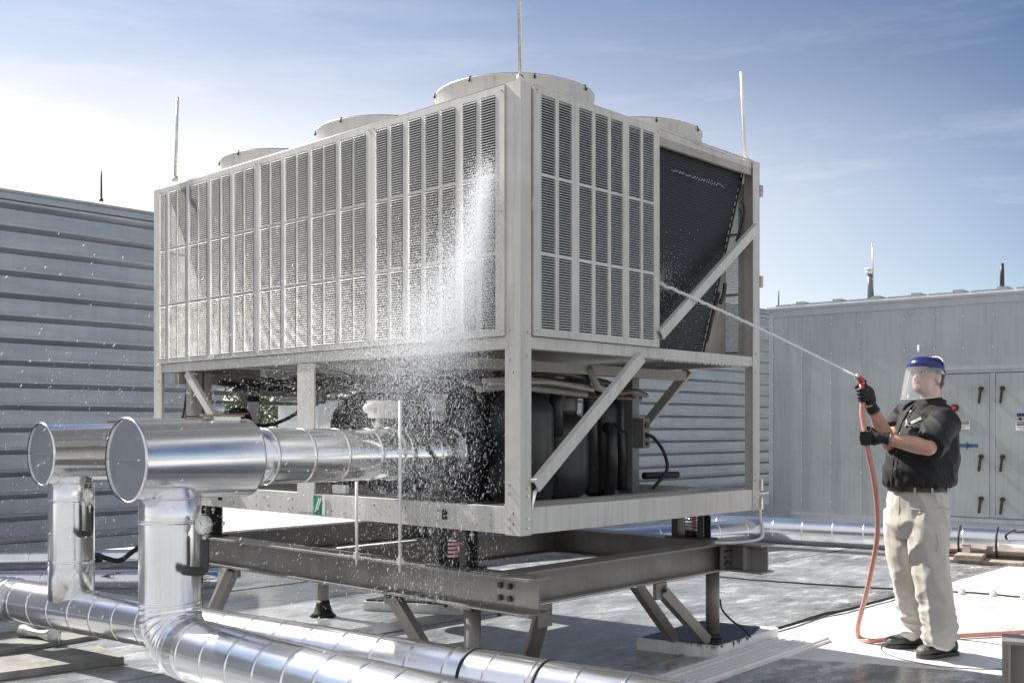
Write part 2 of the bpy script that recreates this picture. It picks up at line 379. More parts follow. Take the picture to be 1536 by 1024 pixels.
# condenser coils (end coil trapezoid + V coils along the sides)
def slab(mb,q,th):  # q four corners, thickness vector
    q=[Vector(p) for p in q]; th=Vector(th); vs=q+[p+th for p in q]
    mb.add(vs,[(0,1,2,3),(7,6,5,4),(0,4,5,1),(1,5,6,2),(2,6,7,3),(3,7,4,0)])
mb=MB(); slab(mb,[(.12,.06,1.84),(1.62,.06,1.84),(2.06,.06,2.955),(.12,.06,2.955)],(0,.07,0)); part(mb,'end_coil',COIL)
# return bends along its slanted edge
mb=MB().mat(RUB)
for i in range(24):
    f=(i+.5)/24; x=1.62+.44*f; z=1.85+1.10*f
    mb.tube(bez([(x-.005,.075,z-.012),(x+.020,.075,z-.008),(x+.026,.075,z+.004),(x-.005,.075,z+.012)],4),.0045,6)
mb.tube([(1.635,.055,1.84),(2.07,.055,2.95)],.006,6)
mb.mat(BLACK); mb.tube(bez([(2.04,.05,2.78),(2.065,.045,2.76),(2.06,.04,2.68),(2.00,.04,2.55),(1.985,.045,2.50)]),.007,8)
mb.tube(bez([(2.03,.06,2.74),(2.05,.055,2.72),(2.045,.05,2.66),(1.985,.05,2.53)]),.006,8)
mb.tube(bez([(1.86,.05,2.26),(1.84,.045,2.20),(1.80,.045,2.14)]),.012,8)
mb.tube([(1.79,.05,2.2),(1.66,.05,1.90)],.010,8)
part(mb,'coil_return_bends')
mb=MB(); slab(mb,[(.07,.16,2.99),(.07,3.36,2.99),(.52,3.36,1.85),(.52,.16,1.85)],(.045,0,.02)); part(mb,'side_coil',COIL)
mb=MB(); slab(mb,[(Wd-.10,.30,2.96),(Wd-.10,3.36,2.96),(Wd-.5,3.36,1.85),(Wd-.5,.30,1.85)],(-.045,0,.02)); part(mb,'side_coil',COIL)
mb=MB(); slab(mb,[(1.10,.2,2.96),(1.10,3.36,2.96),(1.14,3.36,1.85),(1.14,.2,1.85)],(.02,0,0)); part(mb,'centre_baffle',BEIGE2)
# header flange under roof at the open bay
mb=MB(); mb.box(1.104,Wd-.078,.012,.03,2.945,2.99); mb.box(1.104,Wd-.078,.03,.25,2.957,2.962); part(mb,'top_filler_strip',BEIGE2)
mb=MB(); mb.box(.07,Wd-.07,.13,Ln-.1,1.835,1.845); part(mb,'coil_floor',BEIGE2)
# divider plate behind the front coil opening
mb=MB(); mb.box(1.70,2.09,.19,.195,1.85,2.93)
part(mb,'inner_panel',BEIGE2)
mb=MB().mat(LOUV)
for cx in (1.855,1.985):
    for i in range(46):
        z=1.9+i*.0165+ (0 if cx<1.9 else .0)
        if z<(2.28 if cx<1.9 else 2.62): mb.box(cx-.045,cx+.045,.178,.186,z+.23,z+.2375)
part(mb,'inner_panel_slats')
# roof deck and fan shrouds
mb=MB(); mb.box(.02,Wd-.02,.02,Ln-.02,ZT,ZT+.008)
part(mb,'top_deck',BEIGE)
mb=MB(); mb.tube([(-.003,.10,ZT+.006),(-.003,3.34,ZT+.006)],.006,6); mb.tube([(.08,-.003,ZT+.006),(Wd-.08,-.003,ZT+.006)],.006,6); part(mb,'deck_edge_trim',BEIGE)
def fan(cx,cy):
    mb=MB(); n=64; prof=[(.430,ZT+.009),(.430,ZT+.150),(.436,ZT+.156),(.436,ZT+.164),(.420,ZT+.164),(.405,ZT+.12),(.400,ZT+.009)]
    vs=[(cx+r*math.cos(2*PI*j/n),cy+r*math.sin(2*PI*j/n),z) for r,z in prof for j in range(n)]
    mb.add(vs,[(i*n+j,i*n+(j+1)%n,(i+1)*n+(j+1)%n,(i+1)*n+j) for i in range(len(prof)-1) for j in range(n)],True)
    sh=part(mb,'fan_shroud',BEIGE)
    mb=MB()
    for k in range(1,9): mb.ring((cx,cy,ZT+.172+.012*(1-k/8)),(0,0,1),.05*k+.012,.0022,40,5)
    for k in range(8):
        a=k*PI/4+.2; mb.tube([(cx+.04*math.cos(a),cy+.04*math.sin(a),ZT+.184),(cx+.42*math.cos(a),cy+.42*math.sin(a),ZT+.172),(cx+.438*math.cos(a),cy+.438*math.sin(a),ZT+.168),(cx+.438*math.cos(a),cy+.438*math.sin(a),ZT+.148)],.003,5)
        mb.sph((cx+.440*math.cos(a),cy+.440*math.sin(a),ZT+.146),.007,.007,.009,n=8,m=6)
    mb.build('wire_guard',STEELD,sh)
    mb=MB(); mb.cyl((cx,cy,ZT+.03),(cx,cy,ZT+.12),.09,20)
    for k in range(5):
        a=k*2*PI/5; c,s_=math.cos(a),math.sin(a); q=[]
        for r,w,tz in ((.08,.05,.03),(.38,.11,.015)):
            q+= [(cx+r*c-w*s_,cy+r*s_+w*c,ZT+.06+tz),(cx+r*c+w*s_,cy+r*s_-w*c,ZT+.06-tz)]
        q=[q[0],q[1],q[3],q[2]]; slab(mb,q,(0,0,.006))
    mb.build('fan_blades',GREYB,sh)
for cx in (.57,1.62):
    for cy in (.57,1.63,2.70): fan(cx,cy)
# braces
def brace(a,b,w=.055,h=.03,up=(0,1,0),m=BEIGE,name='diagonal_brace'):
    mb=MB().mat(m); mb.bar(a,b,w,h,up,ch=.005)
    mb.mat(ZINC); d=(Vector(b)-Vector(a)).normalized(); 
    part(mb,name)
brace((1.09,-.022,1.90),(2.10,-.022,2.62),.055,.03,(0,-1,0))
brace((.085,-.012,1.12),(.93,-.012,1.775),.06,.035,(0,-1,0))
brace((2.14,.49,1.772),(2.14,1.22,1.03),.06,.03,(-1,0,0),BEIGE2)
brace((.02,3.03,1.76),(.02,2.50,1.28),.05,.03,(-1,0,0))
# lower far-right frame
mb=MB(); mb.box(2.03,Wd-.01,Ln-.16,Ln-.11,1.02,1.772); mb.box(.1,Wd-.1,Ln-.16,Ln-.11,1.70,1.772); mb.box(1.95,2.028,Ln-.13,Ln-.12,1.02,1.70); part(mb,'far_frame',BEIGE2)
mb=MB(); mb.box(.09,.17,3.1,3.17,1.02,1.772); mb.box(.19,.23,3.08,3.2,1.02,1.772); part(mb,'inner_post',BEIGE2)
# gusset at near corner
mb=MB(); mb.add([(.082,-.004,1.02),(.098,-.016,1.10),(.10,-.016,1.10),(.084,-.004,1.02),(.082,.0,1.02),(.098,.01,1.10)],[(0,1,2,3),(0,4,5,1)]); part(mb,'gusset',WHITE)
# hinges on the right edge
for z in (2.86,2.30,.985+.06,.93): mb=MB(); mb.box(Wd+.001,Wd+.022,-.012,.004,z-.035,z+.035); part(mb,'door_hinge',ZINC)
# compressors and vessels
def vessel(x,y,r,z0,z1,m=BLACK,name='compressor',neck=True):
    mb=MB().mat(m); pr=[(.55,0),(.85,.03),(1,.09),(1,.72),(.97,.80),(.8,.88),(.5,.93),(.2,.95)]; h=z1-z0
    mb.tube([(x,y,z0+h*q) for _,q in pr],[r*p for p,_ in pr],28)
    if neck: mb.cyl((x,y,z1-.1*h),(x,y,z1),r*.45,20)
    return part(mb,name)
mb=MB().mat(BLACK); pr_=[(.25,.0),(.62,.02),(.86,.07),(.98,.15),(1,.24),(1,.56),(.95,.64),(.80,.69),(.62,.71),(.60,.72),(.60,.97),(.5,1.)]
mb.tube([(1.32,.9,.945+.75*q) for _,q in pr_],[.19*k for k,_ in pr_],32); c1=part(mb,'compressor')
mb=MB(); mb.tube([(1.32,.9,1.50),(1.32,.9,1.51),(1.32,.9,1.62),(1.32,.9,1.63)],[.115,.1175,.1175,.115],28); mb.build('shell_band',GREYB,c1); c2=vessel(1.80,.92,.15,.945,1.70); c3=vessel(.93,.85,.19,.945,1.66); vessel(1.05,1.35,.2,.945,1.72); vessel(1.62,1.55,.2,.945,1.72); vessel(1.0,2.0,.2,.945,1.70); vessel(1.02,2.47,.2,.945,1.62)
mb=MB(); mb.tube([(1.18,.80,1.35),(1.18,.80,1.55),(1.20,.80,1.63),(1.3,.79,1.67),(1.42,.78,1.66),(1.47,.77,1.58),(1.47,.76,1.0)],.045,14); part(mb,'insulated_suction_pipe',BLACK)
mb=MB(); mb.tube([(1.60,.70,.99),(1.60,.70,1.33),(1.62,.72,1.38),(1.68,.8,1.40)],.035,14); mb.tube([(1.73,.72,.99),(1.73,.72,1.35),(1.70,.78,1.41)],.032,14); mb.tube([(1.55,.68,1.0),(1.62,.68,.97),(1.75,.7,.97)],.04,12); part(mb,'insulated_liquid_pipe',BLACK)
mb=MB(); mb.tube(bez([(1.79,.58,1.36),(1.84,.55,1.33),(1.90,.52,1.24),(1.90,.5,1.13),(1.78,.52,1.02)]),.011,10); mb.cyl((1.74,.56,1.10),(2.02,.50,1.10),.022,14); part(mb,'black_conduit',RUB)
mb=MB(); mb.cyl((1.10,.64,1.585),(1.72,.62,1.585),.014,12); mb.cyl((1.9,.7,1.585),(1.62,.8,1.585),.016,12); mb.tube(bez([(1.35,.5,1.6),(1.55,.5,1.62),(1.75,.55,1.6)]),.017,10); part(mb,'copper_pipe',COPPER)
mb=MB(); mb.box(1.77,1.84,.585,.66,1.27,1.46,bev=.004); bx=part(mb,'control_box',GREYB)
for z_,r_ in ((1.415,.022),(1.345,.012),(1.30,.012)): mb=MB(); mb.cyl((1.805,.585,z_),(1.805,.577,z_),r_,16); mb.build('knockout',STEELD,bx)
mb=MB(); mb.box(1.76,1.83,.663,.73,.945,1.77); part(mb,'equipment_upright',GREYB)
# evaporator barrel
mb=MB(); mb.tube([(1.35,1.75,1.25),(1.35,1.8,1.25),(1.35,3.2,1.25),(1.35,3.25,1.25)],[.1,.2,.2,.1],28); part(mb,'evaporator',BLACK)
mb=MB(); mb.tube([(.42,.98,1.255),(.62,.98,1.255),(.72,1.05,1.255),(.9,1.5,1.255),(1.1,1.9,1.255)],.11,18); mb.tube([(.42,2.875,1.245),(.8,2.875,1.245),(1.2,2.8,1.25)],.11,18); part(mb,'water_nozzle',BLACK)
# pipes under the coil section
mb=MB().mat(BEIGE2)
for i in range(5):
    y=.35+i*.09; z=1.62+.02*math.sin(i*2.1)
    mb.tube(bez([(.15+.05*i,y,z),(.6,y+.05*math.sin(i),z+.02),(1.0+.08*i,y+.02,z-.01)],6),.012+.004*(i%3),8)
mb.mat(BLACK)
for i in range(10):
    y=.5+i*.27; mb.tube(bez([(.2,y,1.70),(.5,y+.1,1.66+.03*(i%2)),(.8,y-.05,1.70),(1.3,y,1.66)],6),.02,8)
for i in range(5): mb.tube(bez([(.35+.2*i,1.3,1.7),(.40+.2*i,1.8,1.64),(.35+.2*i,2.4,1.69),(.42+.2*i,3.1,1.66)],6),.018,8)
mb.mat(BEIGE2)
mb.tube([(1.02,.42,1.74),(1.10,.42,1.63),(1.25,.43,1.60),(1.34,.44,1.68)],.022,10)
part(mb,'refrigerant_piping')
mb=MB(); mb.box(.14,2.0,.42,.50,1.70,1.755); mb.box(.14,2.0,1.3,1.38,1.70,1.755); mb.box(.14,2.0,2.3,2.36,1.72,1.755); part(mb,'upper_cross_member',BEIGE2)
# machinery seen through the left bay
mb=MB().mat(RUB); mb.tube([(.30,2.97,1.45),(.30,2.92,1.45),(.30,2.90,1.45),(.30,2.83,1.45)],[.035,.035,.085,.085],20); mb.sph((.30,2.84,1.45),.075,.05,.08); mb.cyl((.32,2.9,1.36),(.32,2.9,1.42),.02,10)
part(mb,'pump_motor')
mb=MB().mat(GREYB); mb.box(.46,.57,3.02,3.08,1.40,1.74); mb.mat(DIAL); mb.box(.472,.56,3.012,3.0195,1.43,1.58); mb.mat(NAVY); mb.box(.472,.56,3.012,3.0195,1.582,1.625); mb.mat(RUB); mb.ring((.515,3.018,1.69),(0,1,0),.025,.006,20); part(mb,'starter_box')
mb=MB(); 
for i in range(5): mb.tube(bez([(.12+.02*i,3.2-.02*i,1.76),(.10+.022*i,3.22,1.5),(.03+.03*i,3.27,1.2),(.04+.03*i,3.25,1.0)]),.008,8)
mb.tube(bez([(.62,2.6,1.78),(.61,2.58,1.6),(.60,2.62,1.5),(.52,2.8,1.42),(.45,2.95,1.42)]),.012,8); mb.tube(bez([(.62,2.6,1.7),(.62,2.6,1.5),(.60,2.62,1.3)]),.012,8)
mb.tube(bez([(.8,2.3,1.3),(.75,2.25,1.55),(.95,2.1,1.62)]),.05,12); mb.tube(bez([(.75,2.3,1.0),(.73,2.28,1.3),(.85,2.3,1.5)]),.06,12)
part(mb,'black_cable_bundle',RUB)
mb=MB(); mb.box(.66,.74,2.48,2.52,1.56,1.66); mb.box(.2,.9,3.0,3.03,1.62,1.65); mb.box(.2,1.1,3.05,3.08,1.56,1.585); part(mb,'small_bracket',BEIGE2)
mb=MB(); mb.bar((-.01,2.62,1.385),(.33,2.05,1.385),.012,.03); mb.bar((.06,2.5,1.365),(.46,2.1,1.34),.012,.02); part(mb,'pale_bracket_arm',WHITE)
# green sticker on the rail
mb=MB().mat(GREEN); mb.box(-.0005,.004,1.53,1.615,.905,1.012); mb.mat(DIAL); mb.box(-.0012,.003,1.505,1.529,.905,1.012)
mb.bar((-.0025,1.594,.918),(-.0025,1.556,.998),.009,.002,(-1,0,0)); mb.bar((-.0028,1.570,.93),(-.0028,1.538,1.0),.009,.002,(-1,0,0)); part(mb,'green_sticker')
mb=MB(); mb.box(.07,.10,1.41,1.53,1.025,1.075,bev=.004); part(mb,'junction_box',CABLE)
# white conduit at the far right foot
mb=MB(); mb.tube(bez([W(2.15,-.02,.90),W(2.15,-.02,.84),W(2.16,-.03,.78),W(2.13,-.03,.72),W(2.02,.05,.70),W(1.9,.15,.70)]),.010,8,world=True)
tag(mb.build('white_conduit',CABLE),'short white flexible conduit drooping from the right corner of the chiller to the beam','conduit')
# ================================================================== STEEL SUPPORT FRAME
SF=thing('steel_support_frame','brown steel beam frame on pipe legs carrying the chiller above the roof','frame',W(1.1,1.6,0))
ZT_,ZB_=.690,.515
def ibeam(a,b,fw=.16,name='beam',par=None,fr=None,zt=ZT_,zb=ZB_):
    mb=MB(fr) if fr is not None else MB(); d=(Vector(b)-Vector(a)).normalized(); t=.011
    mb.bar((a[0],a[1],zt-t/2),(b[0],b[1],zt-t/2),fw,t); mb.bar((a[0],a[1],zb+t/2),(b[0],b[1],zb+t/2),fw,t)
    mb.bar((a[0],a[1],(zt+zb)/2),(b[0],b[1],(zt+zb)/2),.009,zt-zb-2*t)
    return mb
mb=ibeam((.08,-.05),(.08,3.12)); mb.mats=[STEEL]; mb.mat(STEELD)
for y in (.235,.30):
    for z in (.575,.635): mb.bolt((.0755,y-.1,z),(-1,0,0),.016,.014)
mb.mat(RUB)
for y in (.15,.33,.52): mb.bolt((.01,y,ZB_),(0,0,-1),.012,.014)
part(mb,'long_beam',None,SF)
mb=ibeam((2.12,-.09),(2.12,3.12)); mb.mats=[STEEL]
part(mb,'long_beam',None,SF)
for y in (.22,1.6,3.0):
    mb=ibeam((.0855,y),(2.1145,y),.14,zt=ZT_-.003,zb=ZB_+.003); mb.mats=[STEEL]; part(mb,'cross_beam',None,SF)
mb=MB().mat(STEEL); mb.box(1.985,2.114,.153,.165,.533,.676); mb.box(2.03,2.114,.02,.032,.53,.674); mb.mat(STEELD)
for z in (.57,.64): mb.bolt((2.04,.153,z),(0,-1,0),.010,.008)
for x in (2.02,2.08):
    for z in (.56,.6,.64): mb.bolt((x,.153,z),(0,-1,0),.007,.006)
part(mb,'connection_plate',None,SF)
for x,y,z0 in ((.08,.40,0),(2.10,.29,.075),(.08,3.02,0),(2.10,3.02,0),(1.15,3.06,0),):
    mb=MB().mat(STEEL); mb.cyl((x,y,z0),(x,y,ZB_-.001),.043,24); mb.box(x-.07,x+.07,y-.07,y+.07,ZB_-.013,ZB_-.001)
    if z0==0: mb.mat(TAR); mb.tube([(x,y,0),(x,y,.03),(x,y,.09),(x,y,.12)],[.10,.07,.052,.046],16)
    else: mb.mat(TAR); mb.tube([(x,y,z0),(x,y,z0+.015),(x,y,z0+.03)],[.06,.05,.045],16)
    part(mb,'leg',None,SF)
def knee(a,b,w=.06,t=.05,up=(0,1,0),plate=True):
    mb=MB().mat(STEEL); mb.bar(a,b,w,t,up,ch=.007)
    if plate:
        p=Vector(a); mb.mat(STEELD); mb.bolt(p+Vector(up)*t*.5,up,.013,.01); mb.mat(STEEL); q=Vector(up)
        if abs(q.y)>.5: mb.box(p.x-.06,p.x+.045,p.y-.012,p.y+.012,p.z-.05,ZB_-.002)
        else: mb.box(p.x-.012,p.x+.012,p.y-.06,p.y+.06,p.z-.05,ZB_-.002)
    part(mb,'knee_brace',None,SF)
knee((1.37,.17,.47),(1.95,.24,.085),.065,.05,(0,-1,0)); knee((1.30,.30,.50),(1.86,.42,.085),.065,.05,(0,-1,0),False)
knee((.36,.17,.49),(.62,.55,.01),.075,.05,(-.6,-.8,0),False)
mb=MB(); mb.box(.30,.40,.15,.16,.40,.513); part(mb,'gusset_plate',STEEL,SF)
knee((.07,1.0,.50),(.07,.52,.02),.07,.05,(-1,0,0)); knee((.07,2.55,.50),(.07,2.92,.02),.07,.05,(-1,0,0)); knee((.35,3.0,.49),(.12,3.0,.02),.07,.05,(0,-1,0))
# spring isolators
SI=thing('spring_isolator','grey-red spring isolator between dark channel posts at the near corner of the chiller','spring mount',W(.08,.523,ZT_),A0,'spring isolators under the chiller')
def isolator(root,x,y):
    mb=MB().mat(STEELD); mb.box(x-.075,x+.075,y-.15,y+.15,ZT_,ZT_+.012)
    mb.build('base_plate',None,root)
    mb=MB().mat(STEELD)
    for sy in (-1,1):
        mb.box(x-.045,x+.045,y+sy*.075,y+sy*.083,ZT_+.012,ZB-.005); mb.box(x-.045,x-.037,y+sy*.083,y+sy*.12,ZT_+.012,ZB-.005); mb.box(x+.037,x+.045,y+sy*.083,y+sy*.12,ZT_+.012,ZB-.005)
    mb.build('channel_post',None,root)
    mb=MB().mat(SPR); pts=[(x+.034*math.cos(a),y+.034*math.sin(a),ZT_+.05+.085*a/(2*PI*4.2)) for a in [i*2*PI*4.2/84 for i in range(85)]]
    mb.tube(pts,.0068,8); mb.build('coil_spring',None,root)
    mb=MB().mat(RUB); mb.cyl((x,y,ZT_+.012),(x,y,ZT_+.048),.04,20); mb.build('rubber_cup',None,root)
    mb=MB().mat(ZINC); mb.cyl((x,y,ZT_+.136),(x,y,ZT_+.144),.042,20); mb.cyl((x,y,ZT_+.144),(x,y,ZB-.004),.008,10); mb.cyl((x,y,ZT_+.165),(x,y,ZT_+.18),.014,6)
    mb.build('adjusting_bolt',None,root)
    for dy in (-.17,.13,.2): mb=MB().mat(ZINC); mb.cyl((x-.05,y+dy,ZB-.002),(x-.05,y+dy,ZB-.05),.006,8); mb.cyl((x-.05,y+dy,ZB-.03),(x-.05,y+dy,ZB-.015),.013,6); mb.build('hanging_bolt',None,root)
isolator(SI,.08,.523)
dup(SI,W(2.10,.45,ZT_),'spring isolator under the right corner of the chiller, above the leg on the white pad')
dup(SI,W(.08,2.9,ZT_),'spring isolator at the far left end of the long beam, behind the big pipe riser')
dup(SI,W(2.1,2.9,ZT_),'spring isolator at the far back corner of the chiller, hardly visible under it')
# ================================================================== INSULATED PIPES
def jacket_path(pts,r,seam=.2,step=None,h=.0035,taper=None):
    """resample polyline, put raised ring seams every `seam` metres"""
    P=[Vector(p) for p in pts]; out=[];rs=[]
    L=0; nxt=seam*.6
    out.append(P[0]); rs.append(r)
    for i in range(len(P)-1):
        a,b_=P[i],P[i+1]; l=(b_-a).length; d=(b_-a).normalized()
        while nxt<L+l-.014:
            q=nxt-L
            if q>.012:
                for o_,rr in ((-.011,r),(-.0055,r),(-.0045,r+h),(.0045,r+h),(.0055,r),(.011,r)): out.append(a+d*(q+o_)); rs.append(rr)
            nxt+=seam
        out.append(b_); rs.append(r); L+=l
    return out,rs
def arc(c,r,a0,a1,ex,ey,n): c=Vector(c);ex=Vector(ex);ey=Vector(ey); return [c+ex*r*math.cos(a0+(a1-a0)*i/n)+ey*r*math.sin(a0+(a1-a0)*i/n) for i in range(n+1)]
def header(name,label,Y,z,xc,xs,xe,xr,rr,ctop,root_z,riser_to):
    t=thing(name,label,'pipe',W(xr,Y,0),A0,'silver clad water pipes of the chiller')
    mb=MB().mat(ALU)
    mb.tube([(xc,Y,z),(xc+.004,Y,z),(xc+.012,Y,z),(xc+.02,Y,z),(xs-.01,Y,z),(xs,Y,z),(xs+.004,Y,z)],[.181,.186,.186,.182,.182,.182,.135],56,cap=False)
    mb.build('header_drum',None,t)
    mb=MB().mat(ALU); mb.tube([(xc+.010,Y,z),(xc+.012,Y,z),(xc+.02,Y,z)],[.178,.180,.180],56); mb.box(xc+.007,xc+.0095,Y-.178,Y+.178,z-.003,z+.002)
    mb.build('end_cap',None,t)
    mb=MB().mat(ALU); p,q=jacket_path([(xs-.02,Y,z),(xe,Y,z)],.134,.21); mb.tube(p,q,48)
    mb.ring((xe-.004,Y,z),(1,0,0),.134,.005,48,6)
    for k in range(9):
        a_=-2.6; mb.bolt((xs+.06+k*.11,Y+.134*math.cos(a_),z+.134*math.sin(a_)+.0),(0,math.cos(a_),math.sin(a_)),.004,.003)
    mb.build('branch_pipe',None,t)
    mb=MB().mat(ALU); 
    for zz in riser_to: pass
    p,q=jacket_path([(xr,Y,z-.06),(xr,Y,riser_to[0])],rr,.36,h=.0025); mb.tube(p,q,48); mb.ring((xr,Y,z-.172),(0,0,1),rr+.001,.004,48,5)
    mb.build('riser',None,t)
    # clamp and wooden block on top of the drum
    mb=MB().mat(ZINC); mb.box(xs-.20,xs-.06,Y-.06,Y+.03,z+.172,z+.19); mb.mat(WOOD); mb.box(xs-.24,xs-.02,Y-.03,Y+.0,z+.191,z+.201); mb.mat(COPPER); mb.bar((xs-.3,Y+.02,z+.19),(xs+.0,Y-.03,z+.206),.02,.008)
    mb.build('top_clamp',None,t)
    return t
PA=header('insulated_pipe','big silver clad front pipe with round drum end, riser and elbow sweeping right',.98,1.26,-1.458,-.86,.48,-1.245,.134,0,0,[.60])
# elbow with gores then run to the near right
mb=MB().mat(ALU); c=(-1.245,.98-.17,.605); pts=[]
arcp=arc(c,.17,0,PI/2,(0,1,0),(0,0,-1),5)
P=[];RR=[]
for i,q in enumerate(arcp):
    P+= [q]; RR+=[.134+.002*(i%2)]
ptsA=[]; rsA=[]
for i in range(len(P)-1):
    a,b_=P[i],P[i+1]
    ptsA+=[a,a.lerp(b_,.10),a.lerp(b_,.2),a.lerp(b_,.5),a.lerp(b_,.9)]; rsA+=[.134,.1375,.135,.135,.135]
ptsA.append(P[-1]); rsA.append(.134)
mb.tube(ptsA,rsA,48,cap=False); mb.build('elbow',None,PA)
mb=MB().mat(ALU); p,q=jacket_path([(-1.245,.815,.435),(-1.245,-3.2,.435)],.135,.19,h=.0013); mb.tube(p,q,48); mb.build('ground_run',None,PA)
for y_ in (-1.9,-.6): mb=MB(); mb.box(-1.38,-1.11,y_,y_+.08,0,.305); mb.build('pipe_block',WOOD,PA)
# gauge + black insulated well on riser A
def gauge(name,label,x,y,z,px,root):
    t=thing(name,label,'gauge',W(x,y,z-.25),A0)
    return t
def gauge_build(t,c,nrm,well,r=.038):
    c=Vector(c); nn=Vector(nrm).normalized()
    mb=MB().mat(ZINC); mb.tube([c-nn*.028,c-nn*.024,c,c+nn*.004],[r*.9,r,r,r*.9],28,world=True); mb.ring(c+nn*.002,nn,r*.96,.004,28,6,world=True); mb.cyl(c-Vector((0,0,r))-nn*.014,c-Vector((0,0,r+.05))-nn*.014,.009,10,world=True); mb.build('gauge_body',None,t)
    mb=MB().mat(DIAL); mb.cyl(c+nn*.0042,c+nn*.0052,r*.86,28,world=True); mb.mat(WHOLE)
    x=nn.cross(Vector((0,0,1))).normalized(); y=x.cross(nn)
    for i in range(11):
        a=-.8*PI/1+ i*1.6*PI/10+PI/2; d=x*math.cos(a)+y*math.sin(a); mb.bar(c+nn*.0058+d*r*.62,c+nn*.0058+d*r*.80,.0025,.0008,nn,world=True)
    mb.bar(c+nn*.0062-x*r*.1,c+nn*.0062+(y*.8+x*.3)*r*.6,.003,.0008,nn,world=True); mb.build('dial',None,t)
    mb=MB().mat(BLACK); mb.tube(bez(well,6),.021,14,world=True); mb.sph(well[-1],.021,.021,.021,world=True); mb.sph(well[0],.021,.021,.021,world=True); mb.build('insulated_well',None,t)
gA=dep(303,787,4.66); t=thing('pressure_gauge','round white-faced pressure gauge with black bent pipe on the front silver riser','gauge',(gA.x,gA.y,.6))
gauge_build(t,gA,(-.55,-.83,0),[dep(307,812,4.68),dep(306,850,4.68),dep(300,857,4.66),dep(278,855,4.60)],.040)
gB=dep(131,744,6.22); t=thing('pressure_gauge','small silver gauge seen edge-on with black bent pipe on the rear silver riser','gauge',(gB.x,gB.y,.7))
gauge_build(t,gB,(-.8,-.6,0),[dep(135,762,6.24),dep(134,795,6.24),dep(130,801,6.2),dep(120,800,6.15)],.045)
PBt=header('insulated_pipe','rear silver clad pipe with round drum end half hidden behind the bigger one',2.875,1.245,-1.02,-.30,.42,-.834,.130,0,0,[.38])
# ground pipe joining riser B, running to the near right with black bands
mb=MB(Matrix.Identity(4)).mat(ALU)
a=Vector((-2.627,6.36,.316)); b_=Vector((.1717,4.36,.316)); d=(b_-a).normalized(); st=a-d*.62
p,q=jacket_path([st,b_+d*3.6],.130,.215,h=.0014); mb.tube(p,q,48); mb.build('ground_run',None,PBt)
mb=MB(Matrix.Identity(4)).mat(ALU); n2=Vector((-.80,.60,0)); side=Vector((-1,-.05,0)).normalized()
pp=[]; rs=[]
prev=[st,st-d*.06,st-d*.11+side*.02,st-d*.15+side*.07,st-d*.17+side*.14,st-d*.18+side*.24,st-d*.2+side*1.6]
for i in range(len(prev)-1):
    pp+=[prev[i],prev[i].lerp(prev[i+1],.12),prev[i].lerp(prev[i+1],.25)]; rs+=[.131,.139,.133]
pp.append(prev[-1]); rs.append(.131); mb.tube(pp,rs,40); mb.build('elbow',None,PBt)
mb=MB(Matrix.Identity(4)).mat(RUB)
for px in (712,822):
    u=(px-768)/1600; k=(u*a.y-a.x)/(d.x-u*d.y); c_=a+d*k
    mb=MB(Matrix.Identity(4)).mat(RUB); mb.tube([c_-d*.006,c_+d*.006],.1345,48); mb.build('black_band',None,PBt)
mb=MB(Matrix.Identity(4)).mat(WOOD)
for k in (3.1,4.9):
    mb=MB(Matrix.Identity(4)).mat(WOOD); c_=a+d*k; mb.bar((c_.x-n2.x*-.13,c_.y-n2.y*-.13,.09),(c_.x+n2.x*.2,c_.y+n2.y*.2,.09),.09,.178); mb.build('pipe_block',None,PBt)
# hanger rods
def rod(px,ytop,ybot,d,label):
    p0=dep(px,ytop,d); p1=dep(px-1,ybot,d); mb=MB(Matrix.Identity(4)).mat(WHITE); mb.cyl(p0,(p0.x,p0.y,p1.z),.0082,12); mb.mat(ZINC); q=Vector((p0.x,p0.y,p1.z))
    mb.cyl(q+Vector((0,0,.02)),q+Vector((0,0,.055)),.019,6,smooth=False); mb.box(q.x-.02,q.x+.02,q.y-.01,q.y+.05,q.z+.028,q.z+.04); mb.cyl(q-Vector((0,0,.02)),q,.007,8)
    tag(mb.build('hanger_rod'),label,'rod','white hanger rods at the front pipe')
rod(600,600,852,5.49,'taller white threaded rod standing in front of the silver pipe, clamped to the long beam')
rod(535,722,843,5.76,'shorter white threaded rod under the silver pipe, left of the taller one')
# strap around the branch pipe
mb=MB().mat(ZINC); mb.ring((.03,.98,1.26),(1,0,0),.139,.005,40,6); mb.bar((.03,.84,1.26),(.06,.80,1.262),.02,.008); mb.box(.0,.05,.80,.86,1.262,1.27)
tag(mb.build('pipe_strap'),'thin silver strap looped round the silver pipe beside the tall rod','strap')
# flow switch
FSx,FSy=-.03,1.0
t=thing('flow_switch','small grey box flow switch mounted on top of the silver pipe under the spray','flow switch',W(FSx,FSy,1.39))
mb=MB().mat(ZINC); mb.cyl((FSx,FSy,1.385),(FSx,FSy,1.45),.016,12); mb.cyl((FSx,FSy,1.40),(FSx,FSy,1.42),.028,6); mb.build('stem',None,t)
mb=MB().mat(CABLE); mb.box(FSx-.035,FSx+.13,FSy-.045,FSy+.045,1.45,1.535,bev=.006); mb.box(FSx-.04,FSx+.135,FSy-.05,FSy+.05,1.535,1.543); mb.sph((FSx-.06,FSy,1.50),.035,.035,.03); mb.build('housing',None,t)
mb=MB().mat(STEELD); mb.tube(bez([W(FSx+.1,FSy-.05,1.50),W(FSx+.12,FSy-.10,1.44),W(FSx+.16,FSy-.19,1.31),W(.20,.74,1.16),W(.21,.74,.9),W(.22,.7,.7)]),.014,8,world=True); mb.build('flexible_conduit',None,t)
